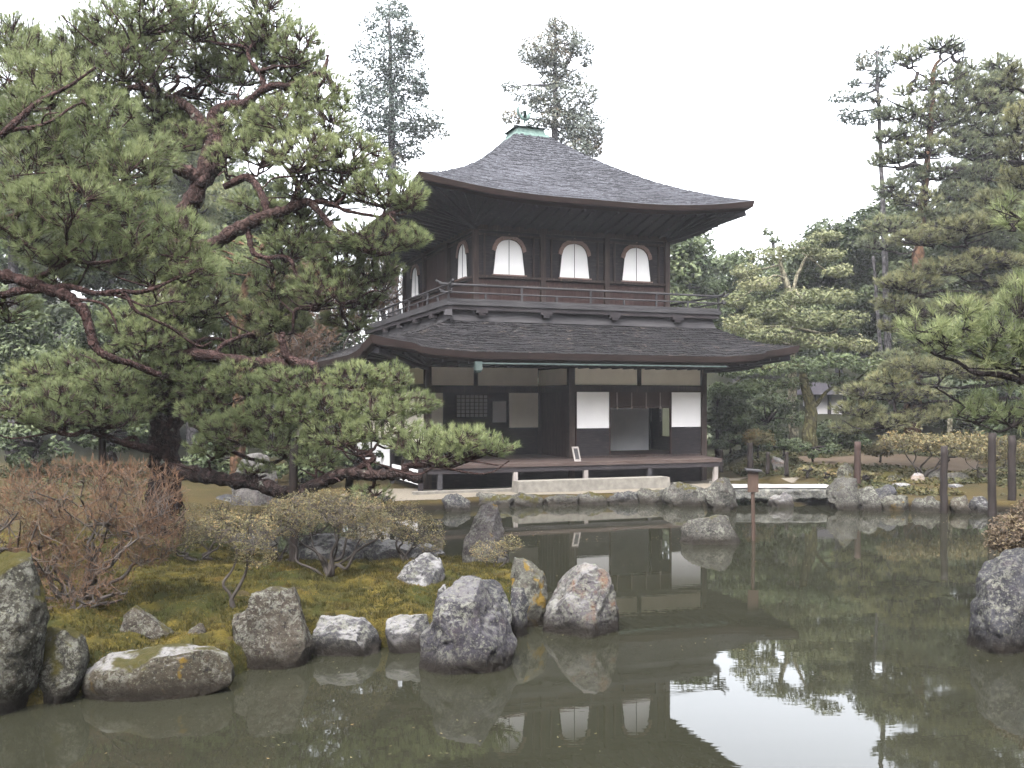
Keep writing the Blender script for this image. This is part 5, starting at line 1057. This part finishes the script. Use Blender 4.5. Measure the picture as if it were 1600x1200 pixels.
# tall conifers against the sky
cl = [(612, 14, 26, 12), (608, 40, 42, 17), (640, 58, 20, 12), (600, 85, 46, 18), (640, 78, 22, 12), (628, 112, 38, 18), (585, 126, 34, 16), (633, 140, 36, 18), (592, 165, 42, 18), (640, 186, 46, 17), (582, 192, 26, 13), (664, 205, 32, 14), (612, 214, 48, 17), (568, 222, 26, 12), (640, 238, 26, 10), (600, 250, 34, 12), (620, 270, 20, 8), (575, 150, 20, 12), (655, 140, 14, 9)]
leafy('cedar_tree', 'tall narrow dark conifer left of the pavilion roof', gp(612, 680, 38), [tk(617, 690, 8, 38, .32, .04, -8)], [(u, v, a * 1.15, b * 1.3, 38 + rng.uniform(-.6, .6)) for u, v, a, b in cl], (M['bark_grey'], M['cedar']), .085, 85, None, 'conifer', asp=.4)
cl = [(868, 40, 16, 12), (884, 62, 28, 18), (842, 80, 34, 20), (906, 74, 20, 12), (870, 88, 30, 16), (850, 95, 20, 10), (862, 128, 18, 13), (917, 98, 9, 8), (890, 126, 22, 13), (830, 150, 28, 12), (797, 136, 14, 7), (850, 165, 26, 13), (917, 148, 18, 16), (893, 172, 28, 11), (912, 200, 32, 22), (885, 216, 18, 18), (926, 232, 16, 14), (800, 184, 16, 12), (838, 192, 14, 8), (905, 235, 28, 12)]
leafy('conifer_tree', 'tall ragged brownish conifer rising behind the pavilion ridge', gp(866, 690, 42), [tk(866, 690, 36, 42, .36, .05, 2)], [(u, v, a * 1.15, b * 1.3, 42 + rng.uniform(-.6, .6)) for u, v, a, b in cl + [(866, 108, 22, 14), (872, 145, 24, 14), (868, 185, 24, 16), (905, 185, 24, 18), (920, 215, 24, 18)]], (M['bark_grey'], M['cedar_brown']), .085, 90, None, 'conifer', asp=.4)
cl = [(1380, 80, 12, 9), (1360, 92, 26, 13), (1378, 110, 18, 16), (1335, 130, 12, 8), (1372, 130, 18, 10), (1318, 152, 22, 9), (1345, 152, 18, 9), (1325, 180, 18, 14), (1370, 155, 14, 8), (1350, 185, 26, 12), (1345, 105, 10, 8), (1372, 175, 18, 9)]
leafy('thin_conifer', 'slender conifer with a bare leaning trunk right of the roof', gp(1395, 690, 35), [tk(1392, 690, 80, 35, .15, .045, -22), tk(1386, 690, 400, 35, .09, .05, -22)], [(u, v, a, b, 35 + rng.uniform(-.4, .4)) for u, v, a, b in cl], (M['bark_grey'], M['cedar']), .085, 90, None, 'conifer', asp=.4)
# red pine at right
yp = 32
limbs = [([(1425, 690, yp), (1430, 520, yp), (1433, 420, yp), (1440, 340, yp), (1449, 250, yp), (1456, 170, yp), (1459, 110, yp), (1470, 92, yp)], .24, .04)]
for a in (([(1459, 110, yp), (1472, 98, yp), (1490, 86, yp)], .04, .02), ([(1458, 130, yp), (1440, 118, yp), (1425, 106, yp)], .04, .02), ([(1452, 220, yp), (1480, 200, yp), (1530, 180, yp)], .06, .02), ([(1446, 265, yp), (1500, 262, yp), (1560, 250, yp)], .06, .02), ([(1436, 358, yp), (1400, 370, yp), (1385, 392, yp)], .05, .02), ([(1438, 350, yp), (1455, 372, yp)], .03, .02)): limbs.append(a)
pads = [(1400, 295, 34, 14, yp), (1435, 310, 36, 14, yp), (1480, 335, 44, 14, yp), (1535, 320, 44, 16, yp), (1385, 215, 22, 10, yp), (1375, 250, 20, 10, yp), (1500, 180, 40, 13, yp), (1560, 100, 26, 14, yp), (1480, 120, 34, 12, yp), (1440, 440, 44, 14, yp - 1), (1420, 480, 44, 16, yp - 1), (1450, 530, 44, 16, yp - 1), (1410, 560, 40, 14, yp - 1), (1440, 610, 44, 16, yp - 1), (1420, 85, 24, 12, yp), (1470, 70, 32, 10, yp), (1490, 76, 18, 9, yp), (1410, 95, 16, 8, yp), (1510, 108, 22, 12, yp), (1440, 135, 22, 8, yp), (1415, 142, 18, 8, yp), (1530, 130, 40, 12, yp), (1490, 145, 40, 12, yp), (1440, 165, 40, 11, yp), (1520, 160, 50, 14, yp), (1570, 125, 30, 14, yp), (1400, 178, 32, 12, yp), (1460, 188, 46, 12, yp), (1540, 200, 45, 14, yp), (1410, 210, 32, 11, yp), (1490, 215, 36, 11, yp), (1440, 232, 50, 14, yp), (1395, 245, 25, 12, yp), (1530, 235, 45, 13, yp), (1470, 270, 40, 14, yp), (1550, 270, 45, 14, yp), (1500, 300, 40, 14, yp), (1420, 275, 28, 10, yp), (1580, 210, 30, 16, yp), (1560, 165, 30, 14, yp), (1390, 352, 42, 12, yp), (1375, 380, 36, 12, yp), (1455, 335, 36, 12, yp), (1590, 250, 30, 18, yp)]
pine('red_pine', 'tall red-trunked pine in layers of dark foliage at the upper right', gp(1425, 690, yp), limbs, pads, (M['bark_orange'], M['bark_dark'], M['needle_far']), None, .17, .020, 16, 240, tw=.014, padh=1.2)
leafy('wood_tree', 'dim dark pine crown filling the upper right edge behind the red pine', gp(1580, 700, 36), [tk(1580, 700, 130, 36)], clumps_in(1565, 270, 75, 170, 36, 46, 22, 36, 1.2), (M['bark_grey'], M['needle_far']), .15, 90, BGW, 'tree', 'needle', m=8)
# pine at right middle distance
yq = 24
limbs = [([(1720, 760, yq), (1715, 600, yq), (1700, 450, yq), (1680, 330, yq), (1660, 200, yq)], .25, .1), ([(1712, 520, yq), (1640, 440, yq), (1590, 405, yq), (1540, 390, yq), (1490, 386, yq), (1470, 380, yq)], .09, .02), ([(1712, 560, yq), (1600, 470, yq), (1575, 450, yq), (1545, 440, yq), (1510, 438, yq), (1490, 425, yq)], .08, .02), ([(1712, 560, yq), (1600, 465, yq), (1550, 465, yq), (1500, 455, yq), (1440, 460, yq), (1425, 475, yq), (1400, 495, yq)], .06, .015), ([(1715, 640, yq), (1620, 585, yq), (1560, 600, yq), (1500, 605, yq), (1440, 600, yq)], .07, .015), ([(1715, 660, yq), (1600, 625, yq), (1520, 625, yq), (1450, 630, yq), (1400, 645, yq), (1350, 650, yq)], .06, .015), ([(1680, 330, yq), (1600, 330, yq), (1560, 350, yq)], .06, .02), ([(1690, 400, yq), (1610, 300, yq), (1590, 230, yq), (1592, 160, yq)], .06, .03)]
pads = [(1440, 372, 50, 14, yq), (1500, 355, 50, 16, yq), (1550, 345, 40, 16, yq), (1530, 405, 50, 13, yq), (1580, 410, 35, 14, yq), (1470, 420, 55, 14, yq), (1420, 440, 45, 16, yq), (1400, 475, 32, 14, yq), (1450, 485, 55, 14, yq), (1520, 478, 45, 14, yq), (1405, 510, 30, 12, yq), (1580, 470, 40, 18, yq), (1560, 310, 35, 16, yq), (1590, 280, 30, 20, yq), (1570, 440, 40, 10, yq),
 (1420, 572, 45, 12, yq), (1480, 575, 55, 13, yq), (1540, 585, 45, 12, yq), (1390, 590, 36, 12, yq), (1350, 612, 36, 14, yq), (1420, 615, 46, 13, yq), (1340, 640, 36, 14, yq), (1380, 660, 46, 14, yq), (1440, 650, 40, 12, yq), (1490, 640, 40, 12, yq), (1330, 670, 30, 12, yq), (1585, 590, 40, 16, yq), (1585, 120, 16, 24, 23), (1595, 180, 22, 24, 23), (1590, 230, 26, 16, 23)]
pine('pine_tree', 'yellow-green pine spreading grey limbs in from the right edge', gp(1720, 760, yq), limbs, pads, (M['bark_grey'], M['bark_dark'], M['needle_yellow']), None, .14, .015, 18, 300, tw=.011, padh=1.05)
# broadleaf trees on the right
leafy('evergreen_tree', 'pale yellow-green broadleaf tree with forked whitish trunk', gp(1235, 700, 31), [([(1240, 700, 31), (1238, 560, 31), (1236, 470, 31), (1222, 420, 31), (1215, 385, 31)], .16, .05), ([(1236, 470, 31), (1246, 430, 31), (1262, 400, 31)], .07, .04)],
      [(1290, 370, 26, 10, 31), (1250, 388, 40, 13, 31), (1205, 400, 36, 13, 31), (1165, 425, 26, 13, 31), (1290, 400, 34, 12, 31), (1310, 425, 26, 12, 30.5), (1185, 445, 36, 13, 30.5), (1150, 470, 30, 15, 30.5), (1250, 465, 40, 15, 30), (1300, 465, 40, 16, 30), (1200, 485, 44, 17, 30), (1160, 510, 32, 18, 30), (1260, 500, 46, 18, 29.5), (1320, 500, 34, 17, 29.5), (1210, 525, 44, 18, 29.5), (1280, 535, 46, 16, 29.5), (1335, 540, 32, 15, 29.5), (1165, 545, 24, 14, 29.5)], (M['bark_pale'], M['broad_pale']), .062, 120, BGW)
leafy('evergreen_tree', 'dark leafy tree just right of the upper storey', gp(1075, 700, 38), [tk(1075, 700, 420, 38)], clumps_in(1080, 455, 62, 95, 38, 26, 18, 32, 1.2), (M['bark_grey'], M['broad']), .11, 105, BGW)
leafy('evergreen_tree', 'hazy leafy tree filling the dip of the skyline', gp(1150, 700, 42), [tk(1150, 700, 440, 42)], clumps_in(1150, 480, 62, 88, 42, 22, 18, 34, 1.5), (M['bark_grey'], M['broad']), .11, 105, BGW)
leafy('evergreen_tree', 'tree with a single bare tip above the skyline', gp(1210, 700, 44), [tk(1208, 700, 372, 44)], clumps_in(1215, 470, 60, 90, 44, 20, 20, 36, 1.5) + [(1200, 364, 9, 6, 44), (1210, 376, 10, 5, 44), (1197, 390, 8, 6, 44)], (M['bark_grey'], M['broad']), .11, 105, BGW)
leafy('evergreen_tree', 'broad dark tree mass behind the slender conifer', gp(1310, 700, 41), [tk(1310, 700, 380, 41)], clumps_in(1310, 430, 80, 100, 41, 36, 20, 38, 1.8), (M['bark_grey'], M['broad_dark']), .11, 105, BGW)
leafy('evergreen_tree', 'deep green tree behind the red pine trunk', gp(1400, 700, 39), [tk(1400, 700, 360, 39)], clumps_in(1400, 430, 85, 120, 39, 40, 20, 36, 1.8), (M['bark_grey'], M['broad_dark']), .11, 105, BGW)
leafy('evergreen_tree', 'dark tree filling the right edge behind the pines', gp(1540, 700, 38), [tk(1540, 700, 330, 38)], clumps_in(1550, 440, 110, 190, 38, 60, 22, 42, 2), (M['bark_grey'], M['broad_dark']), .15, 100, BGW)
leafy('camellia_tree', 'glossy low evergreen tree under the right end of the lower roof, on a mossy trunk', gp(1266, 705, 28), [([(1262, 715, 28), (1264, 680, 28), (1266, 640, 28), (1258, 600, 28), (1250, 570, 28)], .24, .10), ([(1266, 640, 28), (1290, 615, 28), (1312, 600, 28)], .07, .03)],
      [(1150, 580, 34, 14, 28), (1200, 575, 40, 15, 28), (1255, 572, 40, 15, 27.6), (1310, 565, 40, 16, 27.6), (1360, 575, 34, 15, 27.6), (1390, 590, 24, 13, 27.6), (1180, 605, 36, 14, 28.4), (1235, 600, 34, 12, 28.4), (1130, 612, 24, 16, 28.4), (1330, 600, 32, 13, 28.2), (1290, 592, 30, 10, 28)], (M['bark_moss'], M['broad']), .062, 125, BGW)
leafy('dark_bush', 'dark evergreen bush right beside the pavilion corner', gp(1120, 715, 29.5), [tk(1120, 720, 660, 29.5, .08, .04)], clumps_in(1130, 655, 42, 55, 29.5, 18, 14, 24, .8), (M['bark_dark'], M['broad_dark']), .07, 120, BGW, 'bush')
leafy('dark_bush', 'dark evergreen bush left of the mossy trunk', gp(1200, 715, 30), [tk(1200, 720, 660, 30, .08, .04)], clumps_in(1205, 665, 52, 50, 30, 20, 14, 26, .8), (M['bark_dark'], M['broad_dark']), .07, 120, BGW, 'bush')
leafy('dark_bush', 'dark evergreen bush right of the mossy trunk', gp(1310, 715, 30), [tk(1310, 720, 680, 30, .08, .04)], clumps_in(1312, 685, 50, 26, 30, 14, 14, 22, .8), (M['bark_dark'], M['broad_dark']), .07, 120, BGW, 'bush')
for u, v, ru, rv, Y, lab, k in ((1140, 690, 30, 12, 26.5, 'low flat-topped dark bush beside the veranda end', 'broad_dark'), (1184, 690, 20, 17, 26, 'brownish clipped bush above the thick dark stake', 'azalea'), (1225, 695, 36, 12, 26, 'low dark spreading bush above the garden stakes', 'broad_dark'), (1270, 700, 36, 14, 25.5, 'low green bush below the mossy trunk', 'broad_dark'), (1375, 700, 28, 14, 25, 'yellow-green rounded bush beside the reddish pole', 'azalea'), (1290, 740, 24, 7, 23, 'low yellowish bush behind the bridge', 'azalea'), (1260, 735, 18, 6, 23.5, 'tiny yellowish bush at the short stake', 'azalea'), (1350, 745, 18, 8, 22.5, 'low bush at the foot of the reddish pole', 'azalea')):
    leafy('garden_bush', lab, gp(u, v + rv, Y), [tk(u, v + rv * 1.5, v, Y, .03, .015)], clumps_in(u, v, ru, rv, Y, 7, rv * .6, rv * 1.0, .4, .8), (M['bark_dark'], M[k]), .045, 150, 'low bushes in the right garden', 'bush')
shrub('garden_shrub', 'thin leafy shrub with bare forked stems between reddish and dark poles', 1440, 745, 23, [(1420, 690, 50, 14), (1460, 695, 40, 14), (1510, 690, 40, 14)], M['azalea'], 26, 120, 700, .04, 5, .035, 'low bushes in the right garden', 6)
shrub('garden_shrub', 'small twiggy shrub beside the second water pole', 1540, 745, 22.5, [(1530, 705, 34, 16), (1570, 700, 30, 16)], M['azalea'], 16, 80, 420, .035, 5, .03, 'low bushes in the right garden', 4)

# left background wood
LW = 'trees of the wood behind the old pine'
leafy('wood_tree', 'dark grey-green tree at the top left corner, behind the pines', gp(20, 700, 27), [tk(20, 720, 260, 27)], clumps_in(10, 250, 120, 215, 27, 60, 24, 42, 1.5), (M['bark_grey'], M['needle_far']), .16, 100, LW, 'tree', 'needle', m=8)
leafy('wood_tree', 'tall dim tree behind the left pine limbs', gp(170, 700, 29), [tk(170, 720, 250, 29)], clumps_in(150, 330, 100, 230, 29, 56, 24, 40, 1.5), (M['bark_grey'], M['broad_dark']), .10, 100, LW)
leafy('wood_tree', 'tall dim tree behind the old pine trunk', gp(300, 700, 31), [tk(300, 720, 300, 31)], clumps_in(290, 360, 100, 210, 31, 56, 24, 40, 1.5), (M['bark_grey'], M['needle_far']), .16, 100, LW, 'tree', 'needle', m=8)
leafy('wood_tree', 'dim tree left of the pavilion, behind the right limbs of the old pine', gp(420, 700, 33), [tk(420, 720, 340, 33)], clumps_in(410, 440, 85, 190, 33, 50, 22, 38, 1.5), (M['bark_grey'], M['broad_dark']), .10, 95, LW)
leafy('wood_tree', 'tree beside the lower roof on the left, with pale bare limbs', gp(540, 700, 34), [([(512, 720, 34), (510, 600, 34), (508, 480, 34), (512, 420, 34)], .28, .14), ([(520, 560, 34), (555, 530, 34), (580, 545, 34)], .05, .02), ([(600, 480, 34), (606, 440, 34), (612, 400, 34)], .05, .03)], clumps_in(500, 470, 70, 140, 34, 26, 18, 30, 1.5) + clumps_in(585, 470, 34, 70, 34, 8, 12, 20, 1), (M['bark_grey'], M['broad_dark']), .10, 75, LW)
leafy('wood_tree', 'low dark tree closing the gap left of the pavilion wall', gp(520, 700, 36), [tk(520, 720, 620, 36)], clumps_in(500, 640, 150, 75, 36, 44, 20, 34, 1.5), (M['bark_grey'], M['broad_dark']), .11, 100, LW)
leafy('orange_pine', 'orange-barked pine trunk standing behind the old pine', gp(372, 745, 21), [([(370, 770, 21), (371, 680, 21), (374, 600, 21), (377, 520, 21), (381, 460, 21), (395, 415, 21), (412, 380, 21)], .17, .06), ([(378, 520, 21), (350, 480, 21), (330, 470, 21)], .06, .03)], clumps_in(370, 400, 60, 60, 21, 12, 16, 26, .6), (M['bark_orange'], M['needle']), .12, 70, LW, 'pine tree', 'needle', m=10)
for u, v, ru, rv, Y, lab, k in ((60, 690, 80, 40, 22, 'dark hedge-like bush at the left edge behind the twiggy shrub', 'broad_dark'), (180, 665, 80, 45, 22.5, 'green bush behind the left limb of the old pine', 'broad_dark'), (330, 720, 60, 40, 22, 'green bush right of the old pine trunk', 'broad_dark'), (470, 720, 70, 35, 23, 'green bush behind the low pine limb', 'broad'), (560, 715, 50, 22, 25, 'low green bush left of the white side panels', 'broad_dark'), (120, 560, 120, 60, 25, 'wide dark bush mass behind the left pine limb', 'broad_dark'), (10, 560, 80, 80, 24, 'tall dark bush at the left edge', 'broad_dark'), (270, 590, 90, 70, 25, 'wide green bush mass behind the old pine trunk', 'broad')):
    leafy('wood_bush', lab, gp(u, v + rv, Y), [tk(u, v + rv * 1.6, v, Y, .05, .02)], clumps_in(u, v, ru, rv, Y, int(8 + ru * rv / 180), rv * .3, rv * .5, 1.0, .8), (M['bark_dark'], M[k]), .07, 110, 'bushes under the wood at left', 'bush')
for u, v, ru, rv, Y, lab, k in ((70, 330, 120, 190, 40, 'hazy far tree at the left, behind the pine limbs', 'broad'), (240, 330, 110, 190, 41, 'hazy far tree behind the crown of the old pine', 'broad_dark'), (360, 400, 90, 150, 42, 'far tree behind the orange trunk', 'broad'), (455, 500, 90, 120, 43, 'far low tree left of the pavilion roof', 'broad_dark'), (40, 560, 110, 110, 33, 'low spreading tree at the left edge of the wood', 'broad_dark'), (210, 580, 110, 110, 34, 'low spreading tree behind the old pine foot', 'broad_dark'), (370, 610, 100, 100, 35, 'low spreading tree behind the upright pale rock', 'broad_dark')):
    leafy('wood_tree', lab, gp(u, 700, Y), [tk(u, 720, v, Y)], clumps_in(u, v, ru, rv, Y, int(ru * rv / 420), 26, 44, 1.5), (M['bark_grey'], M[k]), .17, 70, LW)
for u, v, ru, rv, Y, lab, k in ((1090, 520, 90, 130, 50, 'far dense tree beyond the right end of the roofs', 'broad_dark'), (1230, 530, 100, 120, 50, 'far dense tree beyond the pale yellow-green tree', 'broad'), (1370, 510, 100, 150, 50, 'far dense tree beyond the slender conifer', 'broad_dark'), (1500, 500, 100, 170, 50, 'far dense tree beyond the red pine', 'broad'), (1610, 480, 90, 190, 48, 'far dense tree beyond the right edge pines', 'broad_dark')):
    leafy('wood_tree', lab, gp(u, 700, Y), [tk(u, 720, v, Y)], clumps_in(u, v, ru, rv, Y, int(ru * rv / 330), 26, 44, 1.5), (M['bark_grey'], M[k]), .20, 70, BGW)
for u, v, ru, rv, Y, lab, k in ((1150, 640, 70, 60, 34, 'tall dark bush mass right of the pavilion wall', 'broad_dark'), (1290, 645, 80, 60, 40, 'dark bush mass behind the small hut', 'broad_dark'), (1400, 640, 70, 60, 34, 'dark bush mass behind the yellow-green pine', 'broad_dark'), (1500, 640, 80, 60, 33, 'dark bush mass behind the pale post', 'broad_dark'), (1590, 650, 60, 70, 31, 'dark bush mass at the right edge', 'broad_dark')):
    leafy('wood_bush', lab, gp(u, v + rv, Y), [tk(u, v + rv * 1.3, v, Y, .06, .02)], clumps_in(u, v, ru, rv, Y, int(ru * rv / 190), 16, 28, 1.2), (M['bark_dark'], M[k]), .12, 80, 'dark bushes under the wood at right', 'bush')
# bare reddish trees behind, left of the pavilion
def bare(label, bu, bv, Y, canopy, n1, n2, n3, r0): return shrub('bare_tree', label, bu, bv, Y, canopy, None, n1, n2, n3, r0=r0, stems=4, bare=True, tl=.45, group='bare trees left of the pavilion', cat='tree')
bare('bare reddish tree behind the right limbs of the old pine', 470, 740, 28, [(470, 500, 70, 80), (430, 560, 50, 50)], 30, 200, 900, .10)
bare('bare pale-stemmed tree close to the upper storey', 590, 740, 31, [(600, 440, 40, 70), (560, 470, 40, 60)], 24, 150, 700, .10)

# ------------------------------------------------------------------ moss tufts on the bank
def tufts(name, n, m, L, w, lo, mt_, seed, spread=.55):
    tx = rng.uniform(-6.2, .4, n); ty = rng.uniform(6.6, 13.4, n); k = (pond_sd(tx, ty) > -.03) & (np.abs(tx) < .56 * ty); tx, ty = tx[k], ty[k]
    q = np.stack([tx, ty, 0 * tx], 1); keep = fbm(q * (5 if lo < 0 else 1.7), 3, seed) > lo; tx, ty, q = tx[keep], ty[keep], q[keep]; tz = H(tx, ty) + .022 + .10 * fbm(q * 6, 4, 3)
    V, Fc, T = needles(np.stack([tx, ty, tz], 1), np.tile([0, 0, 1.0], (len(tx), 1)), m, L, w, spread, .5 + 1.3 * fbm(q * 2.2, 3, 31) + .14 * rng.normal(size=len(tx)))
    o = mesh_obj(name, V, [Fc], mt_, None, False, T); o['kind'] = 'stuff'
gx = np.concatenate([rng.uniform(6.2, 17, 14000), rng.uniform(-14, -4.5, 9000)]); gy = np.concatenate([rng.uniform(20.5, 32, 14000), rng.uniform(14.5, 27, 9000)])
q = np.stack([gx, gy, 0 * gx], 1); k = (pond_sd(gx, gy) > .35) & (fbm(q * .9, 3, 61) > -.02 - .03 * np.clip(gy - 22, -2, 4)) & ~dk(gx, gy) & (np.abs(gx) < .57 * gy); gx, gy, q = gx[k], gy[k], q[k]
V, Fc, T = leaves(np.repeat(np.stack([gx, gy, H(gx, gy) + .04], 1), 3, 0) + rng.normal(0, .05, (len(gx) * 3, 3)) * [1, 1, .5], rng.normal(size=(len(gx) * 3, 3)) * .5 + [0, 0, 1], .05, .5, np.repeat(.45 + 1.0 * fbm(q * 1.1, 2, 71), 3) + .15 * rng.normal(size=len(gx) * 3))
gcv = mesh_obj('ground_cover', V, [Fc], M['cover'], None, False, T); gcv['kind'] = 'stuff'
fx = rng.uniform(-5, 9, 2600); fy = rng.uniform(6, 20, 2600); q = np.stack([fx, fy, 0 * fx], 1); sd = pond_sd(fx, fy); k = (sd < -.08) & ((fbm(q * [.5, .9, 1], 3, 81) > .12) | ((sd > -.7) & (rng.random(2600) < .35))); fx, fy = fx[k], fy[k]
V, Fc, T = leaves(np.stack([fx, fy, 0 * fx + .004], 1), np.tile([0, 0, 1.0], (len(fx), 1)) + .02 * rng.normal(size=(len(fx), 3)), .013, .4, .5 + .3 * rng.normal(size=len(fx)))
fl_ = mesh_obj('floating_leaf_litter', V, [Fc], M['azalea'], None, False, T); fl_['kind'] = 'stuff'
tufts('moss_tufts', 80000, 3, .032, .009, -.12, M['mosstuft'], 21)
tufts('tall_moss', 60000, 4, .062, .008, -.01, M['mossdark'], 44, .45)

# ------------------------------------------------------------------ thin haze, added for the pale veil of lens glare
hm, nt = new_mat('haze'); pv = nd(nt, 'ShaderNodeVolumePrincipled'); pv.inputs['Density'].default_value = 0.0006
pv.inputs['Color'].default_value = (0.86, 0.88, 0.95, 1); pv.inputs['Anisotropy'].default_value = 0.0
ho = nd(nt, 'ShaderNodeOutputMaterial'); nt.links.new(pv.outputs[0], ho.inputs['Volume'])
hb_ = MB(); hb_.box(-125, 125, -60, 160, -2.0, 24.0); hzo = hb_.build('haze', hm); hzo['kind'] = 'stuff'
